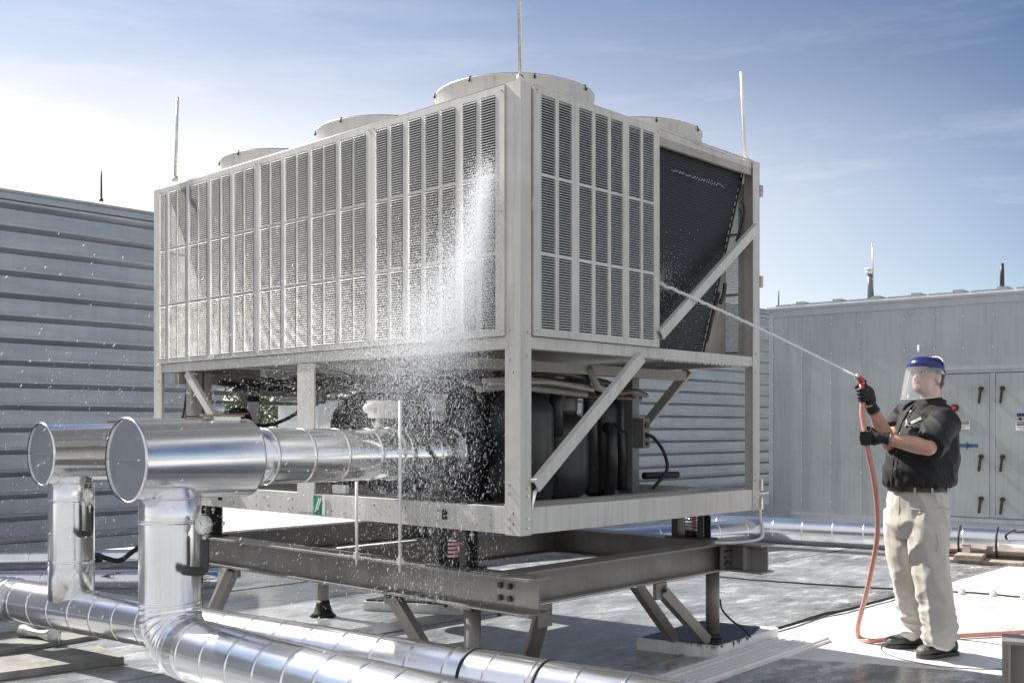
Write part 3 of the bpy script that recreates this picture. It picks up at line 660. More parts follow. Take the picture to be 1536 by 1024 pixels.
# ================================================================== OTHER ROOF PIPES
def roof_pipe(name,label,pts,r,seam=.3,bands=()):
    mb=MB(Matrix.Identity(4)).mat(ALU); p,q=jacket_path(pts,r,seam,h=.0014); mb.tube(p,q,36)
    t=thing(name,label,'pipe',(pts[0][0],pts[0][1],0),0)
    mb.build('jacket',None,t)
    if bands:
        mb=MB(Matrix.Identity(4)).mat(RUB); d_=(Vector(pts[-1])-Vector(pts[-2])).normalized()
        for k in bands: c_=Vector(pts[-2])+d_*k; mb.tube([c_-d_*.008,c_+d_*.008],r+.004,36)
        mb.build('black_band',None,t)
    return t
p0=Vector((-2.3,8.9,.21)); p1=Vector((3.02,12.35,.21)); p2=p1+Vector((.80,-.40,0)).normalized()*9
# pipe behind the chiller (seen under its base)
roof_pipe('roof_pipe','silver pipe lying on the roof behind the chiller, seen under its base',[(-1.6,9.25,.20),(2.95,12.55,.20)],.14,.45)
pr=roof_pipe('roof_pipe','silver pipe with black bands on the roof in front of the grey air handler',[(2.0,13.0,.20),(3.02,12.45,.20),(3.02+.855*8.5,12.45-.52*8.5,.20)],.155,.34)
mb=MB(Matrix.Identity(4)).mat(RUB)
def onpipe(px):
    u=(px-768)/1600; k=(u*12.45-3.02)/(.855+u*.52); return Vector((3.02+.855*k,12.45-.52*k,.20))
dd=Vector((.855,-.52,0)).normalized()
for px in (1441,1497): mb=MB(Matrix.Identity(4)).mat(RUB); c_=onpipe(px); mb.tube([c_-dd*.01,c_+dd*.01],.161,36); mb.build('black_band',None,pr)
mb=MB(Matrix.Identity(4)).mat(RUB); mb.tube(bez([dep(1510,808,10.9),dep(1509,802,10.85),dep(1520,795,10.8),dep(1528,797,10.75),dep(1545,795,10.6)]),.012,8)
tag(mb.build('black_cable'),'short black cable draped over the silver pipe at the right edge','cable')
# support of that pipe: threaded stand on stacked boards
c_=onpipe(1462); c_.z=0
t=thing('pipe_stand','pipe support of a metal bracket on stacked boards under the banded silver pipe','pipe stand',c_,math.atan2(-.52,.855))
fr=Matrix.Translation(c_)@Matrix.Rotation(math.atan2(-.52,.855)+.0,4,'Z')
mb=MB(fr).mat(WOOD); mb.box(-.45,.50,-.38,.05,.001,.035,bev=.004); mb.box(.1,.9,-.15,.2,.001,.032,bev=.004); mb.build('base_board',None,t)
mb=MB(fr).mat(WOOD); mb.box(-.15,.12,-.42,.1,.036,.062,bev=.003); mb.box(-.14,.125,-.42,.1,.064,.090,bev=.003); mb.build('top_board',None,t)
mb=MB(fr).mat(ZINC); mb.box(-.10,-.02,-.18,-.172,.091,.16); mb.box(-.05,.12,-.1,.08,.091,.10); mb.tube([(.0,-.05,.1),(.06,-.03,.12),(.1,0,.1)],.02,10); mb.build('bracket',None,t)
# far left low pipes in front of the wall
roof_pipe('roof_pipe','upper of two low silver pipes at the far left, behind the rear riser',[(-7.6,9.1,.22),(-2.3,9.7,.22)],.09,.6)
roof_pipe('roof_pipe','lower of two low silver pipes at the far left, just in front of the other',[(-7.3,8.75,.13),(-2.5,9.1,.10)],.075,.6)
# ================================================================== SCREEN WALLS
def siding(x0,x1,name,label,Y0=8.0,zt=3.86):
    mb=MB().mat(SIDING); pr=[]; z=.05; p=.232
    while z<zt-.24:
        pr+=[(0,z),(0,z+.138),(.008,z+.142),(-.004,z+.150),(-.050,z+.190),(-.052,z+.214),(0,z+.219)]; z+=p
    pr+=[(0,z),(0,zt-.10)]
    k=len(pr); n_=2
    vs=[(x0,Y0+d_,zz) for d_,zz in pr]+[(x1,Y0+d_,zz) for d_,zz in pr]+[(x0,Y0+.05,.05),(x0,Y0+.05,zt-.1),(x1,Y0+.05,.05),(x1,Y0+.05,zt-.1)]
    fs=[(i,k+i,k+i+1,i+1) for i in range(k-1)]+[(2*k,2*k+1,2*k+3,2*k+2)]
    mb.add(vs,fs)
    t=thing(name,label,'wall',W((x0+x1)/2,Y0,0),A0,'ribbed metal screen walls')
    mb.build('ribbed_panel',None,t)
    mb=MB().mat(SIDING); mb.box(x0,x1,Y0-.05,Y0+.08,zt-.10,zt-.03); mb.box(x0,x1,Y0-.065,Y0+.09,zt-.028,zt); mb.build('cap_flashing',None,t)
    mb=MB().mat(STEELD)
    x=x0+.1
    while x<x1: mb.box(x-.03,x+.03,Y0+.09,Y0+.15,0,zt-.05); x+=2.4
    mb.build('wall_post',None,t)
    mb=MB().mat(ZINC); x=x0+.2
    while x<x1: mb.box(x,x+.02,Y0-.01,Y0+.03,zt,zt+.012); x+=.38
    mb.build('cap_fixing',None,t); return t
siding(-9,3.35,'screen_wall','ribbed blue-grey metal wall on the left behind the pipes')
siding(6.1,17.6,'screen_wall','ribbed blue-grey metal wall behind the right half of the chiller')
mb=MB(); mb.box(9,19.0,8.3,8.7,0,.35); tag(mb.build('parapet',WHITE),'low white parapet at the foot of the right ribbed wall','parapet')
# small grey plant block seen through the bay
mb=MB().mat(AHU); mb.box(6.6,7.5,10.5,11.6,0,1.85,bev=.02); mb.mat(STEELD); mb.box(7.0,7.02,10.49,10.5,.1,1.8); mb.box(6.55,7.55,10.45,11.65,1.85,1.9)
tag(mb.build('service_cabinet'),'white cabinet beyond the gap in the ribbed wall, seen under the chiller','cabinet')
mb=MB(Matrix.Identity(4)).mat(RUB); mb.tube(bez([dep(128,838,8.6),dep(145,832,8.9),dep(160,837,9.0),dep(180,840,9.1),dep(200,826,9.3),dep(215,815,9.4)]),.022,8); mb.cyl(dep(140,838,8.9),dep(152,836,8.9),.035,10)
tag(mb.build('black_hose'),'black hose drooping along the foot of the left ribbed wall between the risers','hose')
# ================================================================== AIR HANDLER (grey box, right)
ang=math.atan2(-2.13,2.55)*.96; HL=6.2; HH=2.93
AHc=Vector((3.63,15.0,.10)); AF=Matrix.Translation(AHc)@Matrix.Rotation(ang,4,'Z')   # x along face to the near right, -y out
AT=thing('air_handler','long grey-blue rooftop air handler with access doors behind the worker','air handler',AHc,ang)
def asx(px):   # face coordinate for a photo pixel column
    u=(px-768)/1600; dx,dy=math.cos(ang),math.sin(ang); return (u*15-3.63)/(dx-u*dy)
mb=MB(AF).mat(AHU); mb.box(0,HL,0,2.6,.12,HH); mb.mat(AHUT); mb.box(-.02,HL+.02,-.02,2.62,0,.118); mb.box(-.03,HL+.03,-.03,2.63,HH,HH+.05); mb.box(-.012,.05,-.012,0,.12,HH); mb.box(.05,HL,-.015,0,HH-.09,HH); mb.mat(WHITE); mb.box(-.035,HL+.03,-.036,-.03,HH+.03,HH+.056)
mb.mat(AHUT)
mb.build('casing',None,AT)
mb=MB(AF).mat(AHUT); seams=[asx(p) for p in (1203,1247,1292,1357,1402,1445,1490)]
for i,s_ in enumerate(seams):
    z1_=HH-.09; z0_=.20 if i<4 else 2.12
    mb.box(s_-.006,s_+.006,-.005,0,z0_,z1_)
mb.mat(ZINC)
for i,s_ in enumerate([.05]+seams):
    for k in range(7):
        z=.3+k*.40
        if i<4 or z>2.15: mb.bolt((s_,-.005,z),(0,-1,0),.011,.008)
mb.build('panel_seams',None,AT)
mb=MB(AF).mat(AHUT)
x=.1
while x<HL:
    mb.box(x,x+.30,-.04,.4,HH+.056,HH+.075); mb.box(x+.30,x+.42,-.045,.45,HH+.056,HH+.10); x+=.52
mb.build('roof_standing_seams',None,AT)
mb=MB(AF).mat(AHUT); sx=asx(1404); mb.box(sx,HL,-.035,-.005,2.02,2.075); mb.box(sx,HL,-.025,-.001,1.985,2.018)
dj=asx(1489.5); mb.box(dj-.03,dj+.03,-.02,-.001,.2,1.98); mb.box(sx,HL,-.03,-.001,.12,.17); mb.build('door_frame',None,AT)
def adoor(x0,x1,handles,hs):
    mb=MB(AF).mat(AHU); mb.box(x0,x1,-.022,-.001,.19,1.97,bev=.004); d_=mb.build('access_door',None,AT)
    for hx,hz in handles:
        mb=MB(AF).mat(RUB); mb.cyl((hx,-.022,hz),(hx,-.06,hz),.028,18); mb.bar((hx,-.055,hz+.01),(hx-.02*hs,-.058,hz-.17),.028,.018,(0,-1,0)); mb.sph((hx-.021*hs,-.055,hz-.17),.014,.010,.014)
        mb.build('handle',None,d_)
    return d_
d1=adoor(sx+.03,dj-.035,[(dj-.13,1.78),(dj-.13,.92+.02),(dj-.13,.34+.08)],1); d2=adoor(dj+.035,dj+1.35,[(dj+.12,1.78),(dj+.12,.94),(dj+.12,.42)],1)
d2b=adoor(dj+1.39,HL-.05,[(dj+1.5,1.2)],1)
hx=asx(1430); mb=MB(AF).mat(RUB); mb.cyl((hx+.03,-.022,1.55),(hx+.03,-.05,1.55),.045,20); mb.mat(RED); mb.bar((hx-.08,-.062,1.552),(hx+.05,-.062,1.545),.045,.028,(0,-1,0)); mb.build('red_isolator_switch',None,d1)
ax=asx(1458); mb=MB(AF).mat(BLUEP); z=1.075
mb.box(asx(1436),ax+.06,-.0245,-.0225,z-.022,z+.022); mb.add([(ax-.06,-.0245,z+.05),(ax-.06,-.0245,z-.05),(ax+.0,-.0245,z)],[(0,1,2)]); mb.add([(ax-.06,-.0225,z+.05),(ax-.06,-.0225,z-.05),(ax+.0,-.0225,z)],[(2,1,0)]); mb.sph((ax+.06,-.0235,z),.022,.001,.022); mb.build('blue_arrow',None,d1)
def notice(x,z,par,blue=False):
    mb=MB(AF).mat(DIAL); mb.box(x-.075,x+.075,-.026,-.0225,z-.055,z+.055); mb.mat(STEELD); mb.box(x-.068,x+.068,-.028,-.0262,z+.006,z+.048)
    p=mb.build('warning_sticker',None,par)
    text_part('sticker_heading','WARNING',.030,AF@Matrix.Translation((x,-.0285,z+.027))@Matrix.Rotation(PI/2,4,'X'),DIAL,p)
    text_part('sticker_text','AUTHORIZED',.022,AF@Matrix.Translation((x,-.0265,z-.015))@Matrix.Rotation(PI/2,4,'X'),STEELD,p)
    text_part('sticker_text','ONLY',.022,AF@Matrix.Translation((x,-.0265,z-.038))@Matrix.Rotation(PI/2,4,'X'),STEELD,p)
notice(asx(1446),1.335,d1); notice(asx(1534.5),1.32,d2)
mb=MB(AF).mat(NAVY); x=asx(1534); mb.box(x-.06,x+.08,-.0255,-.0225,1.435,1.475); mb.mat(RUB); mb.cyl((x-.02,-.022,1.405),(x-.02,-.03,1.405),.018,14); mb.build('blue_label',None,d2)
mb=MB(AF).mat(WHITE); mb.cyl((asx(1379),-.03,2.27),(asx(1379),-.03,2.33),.011,10); mb.sph((asx(1379),-.03,2.34),.016,.016,.018); mb.build('small_lamp_stub',None,AT)
# masts
def mast(p,top,r,label,cat='mast',lean=(0,0),m=None,g='thin lightning rods'):
    p=Vector(p); mb=MB(Matrix.Identity(4)).mat(m or WHITE); h=top-p.z; q=p+Vector((lean[0],lean[1],h))
    mb.tube([p,p.lerp(q,.6),q],[r,r*.9,r*.75],10); mb.tube([p,p+Vector((0,0,.03))],[r*2.2,r*1.6],12)
    tag(mb.build('lightning_rod',loc=p),label,cat,g)
cm=W(.03,.03,ZT+.012); mast(cm,4.3,.0095,'tall pale lightning rod on the near corner of the chiller, the tallest one',lean=(-.01,0),m=ZINC)
lm=dep(263,272,7.1); mast(lm,lm.z+.56,.010,'grey lightning rod on the far left corner of the chiller',lean=(.015,0),m=ZINC)
rm=W(2.10,.05,ZT+.008); mast(rm,rm.z+.56,.0115,'pale leaning lightning rod on the right corner of the chiller',lean=(-.03,0),m=WHITE)
wl=W(2.05,8.0,3.86); wl=dep(152,297,11.6); wl.z=3.86; mast(wl,4.19,.011,'short dark lightning rod on top of the left ribbed wall',m=STEELD)
wr=dep(1168,462,22.5); mast((wr.x,wr.y,3.86),4.28,.014,'short thin lightning rod on the right ribbed wall beside the air handler',m=STEELD)
q=AF@Vector((asx(1500),.1,HH+.06)); mast(q,q.z+.34,.028,'thick dark stub pole on the air handler roof at the right edge','pole',m=STEELD,g=None)
q=AF@Vector((asx(1300),.12,HH+.06)); t=thing('weather_antenna','thin antenna with small round sensor on a post on the air handler roof','antenna',q,0)
mb=MB(Matrix.Translation(q)).mat(GREYB); mb.cyl((0,0,0),(0,0,.36),.032,14); mb.mat(DIAL); mb.cyl((-.02,0,.36),(-.02,0,.40),.04,16); mb.sph((-.02,0,.42),.05,.05,.02); mb.build('sensor_post',None,t)
mb=MB(Matrix.Translation(q)).mat(ZINC); mb.tube([(.045,0,.05),(.04,0,.4),(.03,0,.78)],[.012,.01,.006],8); mb.box(.0,.06,-.01,.01,.28,.31); mb.build('whip_antenna',None,t)
# ================================================================== ROOF CLUTTER
# pad under right leg
PF_=Matrix.Translation(at(1077,988,0))@Matrix.Rotation(A0-.0,4,'Z')
c0=Vector((1.247,6.455,0)); eA=(Vector((.828,6.69,0))-c0); 
mb=MB(Matrix.Identity(4)).mat(CONC)
ex=Vector((.56,.40,0)); ey=eA*1.0; h=.075
def quadprism(mb,o_,ex,ey,z0,z1):
    q=[o_,o_+ex,o_+ex+ey,o_+ey]; vs=[Vector((p.x,p.y,z0)) for p in q]+[Vector((p.x,p.y,z1)) for p in q]
    mb.add(vs,[(3,2,1,0),(4,5,6,7),(0,1,5,4),(1,2,6,5),(2,3,7,6),(3,0,4,7)])
ex=Vector((.52,.62,0)); ey=Vector((-.46,.28,0))
quadprism(mb,c0,ex,ey,0,h)
rp=thing('roof_pad','low white coated pad with black mastic top under the right frame leg','pad',c0,0)
mb.build('curb',None,rp)
mb=MB(Matrix.Identity(4)).mat(TAR); q=[c0+ex*.03+ey*.03,c0+ex*.6+ey*.03,c0+ex*.97+ey*.2,c0+ex*.97+ey*.97,c0+ex*.03+ey*.97]
# ragged edge polygon
pts=[]
for i in range(len(q)):
    a_,b2=q[i],q[(i+1)%len(q)]
    for k in range(10): pts.append(a_.lerp(b2,k/10)+Vector((random.uniform(-.008,.008),random.uniform(-.008,.008),0)))
vs=[Vector((p.x,p.y,h+.003)) for p in pts]; mb.add(vs,[tuple(range(len(vs)))])
for i in range(16):
    p=c0+ex*random.uniform(.0,.5); z1_=h+.003; l=random.uniform(.008,.03); mb.tube([p+Vector((.001,-.001,z1_)),p+Vector((.0025,-.002,z1_-l))],[.004,.001],5)
for i in range(10):
    p=c0+ey*random.uniform(.0,.4); l=random.uniform(.005,.02); mb.tube([p+Vector((-.001,-.002,h+.002)),p+Vector((-.001,-.002,h-l))],[.003,.001],5)
mb.build('mastic_top',None,rp)
# second pad under the middle rear leg
mb=MB(Matrix.Identity(4)).mat(CONC); o2=Vector((at(545,915,0).x,at(545,915,0).y,0)); quadprism(mb,o2,Vector((.75,-.20,0)),Vector((.3,.4,0)),0,.07); mb.mat(TAR); quadprism(mb,o2+Vector((.02,.01,0)),Vector((.72,-.19,0)),Vector((.28,.38,0)),.071,.085)
tag(mb.build('roof_pad'),'low white pad with dripping black top behind the frame under the chiller','pad')
# ribbed white boards
def plank(a_,b_,w,label,z=.0,ribs=4):
    mb=MB(Matrix.Identity(4)).mat(WHITE); a_=Vector(a_); b_=Vector(b_); d_=(b_-a_).normalized(); x=Vector((d_.y,-d_.x,0))
    mb.bar(a_+Vector((0,0,z+.009)),b_+Vector((0,0,z+.009)),w,.016)
    for i in range(ribs): s_=(-.5+(i+.5)/ribs)*w*.92; mb.bar(a_+x*s_+Vector((0,0,z+.0235)),b_+x*s_+Vector((0,0,z+.0235)),w/ribs*.42,.012)
    return tag(mb.build('ribbed_board'),label,'board','white ribbed boards on the roof')
s1=at(1229,952,.03); s2=at(985,1034,.03); dd_=(s2-s1).normalized(); 
plank(Vector((s1.x,s1.y,0)),Vector((s2.x,s2.y,0))+dd_*.6,.17,'long white ribbed board lying on the roof in front of the white pad')
sh=Vector((-.11,.10,0))
plank(Vector((s1.x,s1.y,0))+sh-dd_*(-.25),Vector((s2.x,s2.y,0))+sh+dd_*.4,.10,'narrower white ribbed board lying along the far side of the long one',ribs=2)
# black lightning cables with clips
def cable(pts,label,r=.009,clips=()):
    P=[at(x,y,.018) for x,y in pts]; mb=MB(Matrix.Identity(4)).mat(RUB); B=bez(P,10)
    B=[p+Vector((0,0,.004*noise.noise(p*9))) for p in B]; mb.tube(B,r,8)
    mb.mat(CABLE)
    for i in clips:
        p=B[min(len(B)-1,i)]; mb.sph(p,.03,.03,.022,n=10,m=6); mb.tube([p+Vector((-.03,0,.01)),p+Vector((0,0,.035)),p+Vector((.03,0,.01))],.006,6)
    tag(mb.build('lightning_cable'),label,'cable','black cables across the roof')
cable([(1140,949),(1190,935),(1230,922),(1270,914),(1310,903),(1340,895),(1365,882),(1385,872)],'black cable curving over the roof seam from the pad toward the worker',.011)
cable([(1060,862),(1140,870),(1240,877),(1340,883),(1430,887),(1480,890),(1536,895),(1640,900)],'straight black cable with pale clips crossing the roof behind the worker',.008,(31,42,52,60))
mb=MB(Matrix.Identity(4)).mat(RUB); mb.tube(bez([dep(1080,898,6.75),dep(1084,915,6.7),dep(1100,932,6.62),dep(1112,940,6.6),dep(1126,955,6.55)]),.006,8)
tag(mb.build('thin_wire'),'thin black wire from the right frame leg to the white pad','wire')
# round drain ring at the worker's feet
mb=MB(Matrix.Identity(4)).mat(mat('drain_seam',(.12,.12,.12),.6)); c_=at(1420,978,0); mb.ring((c_.x+.06,c_.y-.02,.002),(0,0,1),.45,.004,64,6); 
tag(mb.build('roof_patch_seam'),kind='structure')
# rubber mats and sleepers bottom left
def slabq(name,label,pts,z0,z1,m,cat,group=None):
    mb=MB(Matrix.Identity(4)).mat(m); q=[at(x,y,z1) for x,y in pts]; vs=[Vector((p.x,p.y,z0)) for p in q]+[Vector((p.x,p.y,z1)) for p in q]; n_=len(q)
    mb.add(vs,[tuple(range(n_,2*n_)),tuple(reversed(range(n_)))]+[(i,(i+1)%n_,n_+(i+1)%n_,n_+i) for i in range(n_)])
    return tag(mb.build(name),label,cat,group)
MAT=mat('walkway_mat',(.26,.25,.23),.6,0,.35,5,0,.004,30)
slabq('walkway_mat','grey walkway slab on the roof at the lower left corner, nearest the camera',[(-60,992),(148,967),(186,984),(-60,1016)],.002,.045,MAT,'slab','grey slabs at the lower left')
slabq('walkway_mat','grey walkway slab behind the nearest one, under the roller support at the left',[(-60,955),(60,940),(148,951),(-60,985)],.002,.03,MAT,'slab','grey slabs at the lower left')
t=thing('pipe_roller_support','metal roller cradle under the ground pipe at the lower left','pipe support',at(60,955,.05),0)
fr=Matrix.Translation(at(58,950,.06))@Matrix.Rotation(-.5,4,'Z')
mb=MB(fr).mat(ZINC); mb.tube([(-.15,0,.0),(-.06,0,.0),(0,0,.0),(.06,0,.0),(.15,0,.0)],[.05,.03,.024,.03,.05],20); mb.build('roller',None,t)
mb=MB(fr).mat(ZINC); mb.tube([(-.18,0,.04),(-.18,0,-.05),(.2,0,-.05),(.2,0,.06)],.009,8); mb.cyl((-.2,0,0),(-.17,0,0),.02,6); mb.build('yoke',None,t)
# neighbouring beam end at the right bottom
q0=Vector(at(1503,955,.66)); FB=Matrix.Translation((q0.x,q0.y,0))@Matrix.Rotation(math.atan2(-.42,.91),4,'Z')
t=thing('steel_beam','end of a brown steel beam sticking into view at the lower right corner','beam',(q0.x,q0.y,0),math.atan2(-.42,.91))
mb=ibeam((0,0),(2.2,0),.15,fr=FB,zt=.66,zb=.47); mb.mats=[STEEL]; mb.box(-.001,.010,-.075,.075,.481,.649) if False else None
mb.build('beam',None,t)
mb=MB(FB).mat(STEEL); mb.cyl((1.3,0,0),(1.3,0,.469),.043,24); mb.build('leg',None,t)
mb=MB(FB).mat(STEEL); mb.box(.02,.028,-.07,-.0055,.482,.648); mb.build('stiffener',None,t)
#<<PERSON
# ================================================================== THE WORKER
I4=Matrix.Identity(4)
def fuse(mb,name,m,parent,voxel=.008,smooth=6,disp=None,loc=None):
    """merge overlapping closed shapes into one continuous skin"""
    t=mb.build('tmp',m,None,loc=(0,0,0))
    r=t.modifiers.new('r','REMESH'); r.mode='VOXEL'; r.voxel_size=voxel; r.use_smooth_shade=True
    s_=t.modifiers.new('s','SMOOTH'); s_.iterations=smooth; s_.factor=.5
    dg=bpy.context.evaluated_depsgraph_get(); me=bpy.data.meshes.new_from_object(t.evaluated_get(dg)); bpy.data.objects.remove(t)
    if disp:
        no=[v.normal.copy() for v in me.vertices]
        for v,n_ in zip(me.vertices,no): v.co=v.co+n_*disp(v.co,n_)
    me.polygons.foreach_set('use_smooth',[True]*len(me.polygons)); me.name=name
    me.materials.clear(); me.materials.append(m)
    o=bpy.data.objects.new(name,me); COL.objects.link(o); o.parent=parent
    M=Matrix.LocRotScale(parent.location,parent.rotation_euler,None).inverted(); me.transform(M); me.update(); return o
D=6.6
PR=thing('person','worker in black shirt, khaki trousers and blue face shield, spraying water from a red nozzle','person',(2.56,6.62,0),0)
Fb=Vector((-.86,-.51,0)); Lb=Vector((.51,-.86,0))      # body: forward, its left
# leg joints
hipN=dep(1394,770,6.50); hipF=dep(1358,770,6.70)
kneeN=dep(1394,862,6.47); kneeF=dep(1362,865,6.68)
ankN=dep(1411,955,6.46); ankF=dep(1380,945,6.74)
shN=dep(1415,637,6.44); shF=dep(1357,630,6.80)
elN=dep(1392,671,6.27); elF=dep(1333,664,6.58)
wrN=dep(1327,657,6.36); wrF=dep(1307,610,6.47)
HC=dep(1391,566,6.60)                                  # head centre
tilt=Matrix.Rotation(R(-8),3,Lb)
hf=(tilt@Fb).normalized(); hl=Lb.copy(); hu=hf.cross(hl).normalized(); hu=hu if hu.z>0 else -hu
HM=Matrix((hf,hl,hu)).transposed()
def hp(f,l,u): return HC+hf*f+hl*l+hu*u
mb=MB(I4)
def ell(mb,c,a,b_,c_,M): mb.sph(c,a,b_,c_,M=M,n=24,m=16,world=True)
# head
ell(mb,hp(-.012,0,.030),.098,.077,.095,HM); ell(mb,hp(.035,0,-.03),.062,.060,.085,HM); ell(mb,hp(.058,0,-.078),.038,.040,.030,HM)
ell(mb,hp(.045,.035,-.035),.035,.028,.05,HM); ell(mb,hp(.045,-.035,-.035),.035,.028,.05,HM)
mb.tube([hp(.088,0,.022),hp(.102,0,-.005),hp(.112,0,-.022),hp(.096,0,-.030)],[.009,.010,.013,.010],10,world=True)
ell(mb,hp(.094,.014,-.027),.012,.009,.008,HM); ell(mb,hp(.094,-.014,-.027),.012,.009,.008,HM)
mb.tube([hp(.070,-.045,.028),hp(.089,-.02,.033),hp(.089,.02,.033),hp(.070,.045,.028)],.009,8,world=True)
mb.tube([hp(.082,-.022,-.054),hp(.093,0,-.052),hp(.082,.022,-.054)],.006,8,world=True); mb.tube([hp(.078,-.020,-.064),hp(.089,0,-.064),hp(.078,.020,-.064)],.0065,8,world=True)
for s_ in (1,-1):
    ell(mb,hp(-.012,.078*s_,-.005),.020,.007,.031,HM); ell(mb,hp(-.006,.078*s_,-.028),.010,.007,.012,HM)
# neck, trunk, legs (under the clothes), arms
neck=dep(1398,604,6.62); chest=dep(1390,640,6.62); belly=dep(1381,690,6.60); pel=dep(1377,742,6.60)
mb.tube([hp(-.02,0,-.05),neck,chest],[.060,.066,.09],20,world=True)
mb.tube([neck-Vector((0,0,.01)),chest+Vector((0,0,.02)),chest,belly,pel],[.07,.13,.165,.19,.15],28,world=True)
for a_,b_,c_ in ((hipN,kneeN,ankN),(hipF,kneeF,ankF)):
    mb.tube([pel.lerp(a_,.5)+Vector((0,0,.02)),a_,a_.lerp(b_,.5),b_,b_.lerp(c_,.35),c_,c_-Vector((0,0,.03))],[.08,.085,.075,.055,.056,.040,.036],16,world=True)
def arm(s_,e,w_):
    mb.tube([s_.lerp(chest,.35),s_,s_.lerp(e,.5),e],[.07,.072,.060,.050],16,world=True); mb.sph(e,.049,.049,.049,world=True)
    mb.tube([e,e.lerp(w_,.25),e.lerp(w_,.6),w_,w_+(w_-e).normalized()*.03],[.046,.052,.043,.031,.029],16,world=True)
arm(shN,elN,wrN); arm(shF,elF,wrF)
body=fuse(mb,'body',SKIN,PR,.0062,3)
# eyes, brows, mouth line
mb=MB(I4)
for s_ in (1,-1): mb.sph(hp(.0838,.030*s_,.009),.009,.010,.0065,M=HM,world=True)
mb.build('eye',DIAL,PR)
mb=MB(I4).mat(HAIR)
for s_ in (1,-1):
    mb.sph(hp(.0925,.030*s_-.003,.010),.004,.006,.006,M=HM,world=True,n=10,m=6)
    mb.tube([hp(.088,.014*s_,.034),hp(.092,.030*s_,.040),hp(.078,.048*s_,.034)],.0042,6,world=True)
    mb.tube([hp(.090,.019*s_,.017),hp(.093,.030*s_,.0205),hp(.082,.043*s_,.014)],.002,6,world=True)
mb.tube([hp(.084,-.022,-.059),hp(.0955,0,-.0585),hp(.084,.022,-.059)],.0016,6,world=True)
mb.build('eyebrows',None,PR)
mb=MB(I4); ell(mb,hp(.062,0,-.083),.036,.036,.024,HM); ell(mb,hp(.078,0,-.070),.019,.020,.018,HM); mb.tube([hp(.074,-.030,-.066),hp(.086,-.026,-.050),hp(.099,0,-.043),hp(.086,.026,-.050),hp(.074,.030,-.066)],.0055,8,world=True)
fuse(mb,'beard',mat('grey_brown_beard',(.30,.22,.17),.8,0,.3,90,0,.003,150),PR,.005,2,lambda c,n_: .0025*noise.noise(c*120))
# hair cap
mb=MB(I4); ell(mb,hp(-.026,0,.030),.094,.081,.096,HM); ell(mb,hp(-.055,0,-.022),.055,.068,.060,HM)
fuse(mb,'hair',HAIR,PR,.006,2,lambda c,n_: .004*noise.noise(c*70))
# shirt
mb=MB(I4)
tor=[(1395,602,.075,.085),(1395,610,.105,.13),(1392,620,.135,.185),(1389,634,.170,.215),(1387,655,.195,.225),(1384,680,.215,.228),(1381,705,.226,.232),(1379,720,.222,.230),(1378,728,.208,.215)]
pts=[dep(a_,b_,6.61) for a_,b_,_,_ in tor]
# elliptical sections: sagittal radius first, lateral second
vs=[];N=36
for p,(_,_,rs_,rl_) in zip(pts,tor):
    for j in range(N):
        q=2*PI*j/N; vs.append(p+Fb*(rs_*math.cos(q))+Lb*(rl_*.93*math.sin(q)))
fs=[(i*N+j,(i+1)*N+j,(i+1)*N+(j+1)%N,i*N+(j+1)%N) for i in range(len(pts)-1) for j in range(N)]
mb.add(vs,fs+[tuple(range(N)),tuple(reversed(range((len(pts)-1)*N,len(pts)*N)))],True,True)
def sleeve(s_,e,k,r0,r1):
    q=s_.lerp(e,k); mb.tube([s_.lerp(chest+Vector((0,0,.04)),.45),s_,s_.lerp(q,.5),q],[.12,r0,(r0+r1)/2+.005,r1],22,world=True)
sleeve(shN,elN,.96,.098,.088); sleeve(shF,elF,.62,.105,.090)
mb.tube([neck-Vector((0,0,.03)),neck+Vector((0,0,.006))-Fb*.008,neck+Vector((0,0,.028))-Fb*.014],[.10,.082,.080],20,world=True)
def fold(c,n_):
    p=Vector((c.x*.8+c.z*.55,c.y*.8,c.z*1.0-c.x*.7)); a_=noise.noise(Vector((p.x*9,p.y*7,p.z*2.4)))
    b_=noise.noise(Vector((p.x*22,p.y*16,p.z*6)))
    r1=1-abs(a_)*2; hem=max(0,1-abs(c.z-1.06)/.07)
    return .014*max(0,r1)**2-.004+.004*b_+ hem*.0045*math.sin(23*math.atan2(c.y-6.6,c.x-2.52)+9*a_+5*b_)+.006*noise.noise(Vector((c.x*5-c.z*8,c.y*6,c.z*4+c.x*6)))
shirt=fuse(mb,'shirt',SHIRT,PR,.0075,3,fold)
from mathutils.bvhtree import BVHTree
def bvh(o):
    dg=bpy.context.evaluated_depsgraph_get(); me=o.data; r=o
    while r.parent: r=r.parent
    M=Matrix.LocRotScale(r.location,r.rotation_euler,None)
    return BVHTree.FromPolygons([M@v.co for v in me.vertices],[tuple(p.vertices) for p in me.polygons])
SB=bvh(shirt); EYE=Vector((0,0,1.4))
def hit(b_,px,py,off=.002):
    d_=(dep(px,py,1.)-EYE).normalized(); h_=b_.ray_cast(EYE,d_); return (h_[0]+h_[1]*off,h_[1]) if h_[0] else (dep(px,py,6.4),Vector((0,-1,0)))
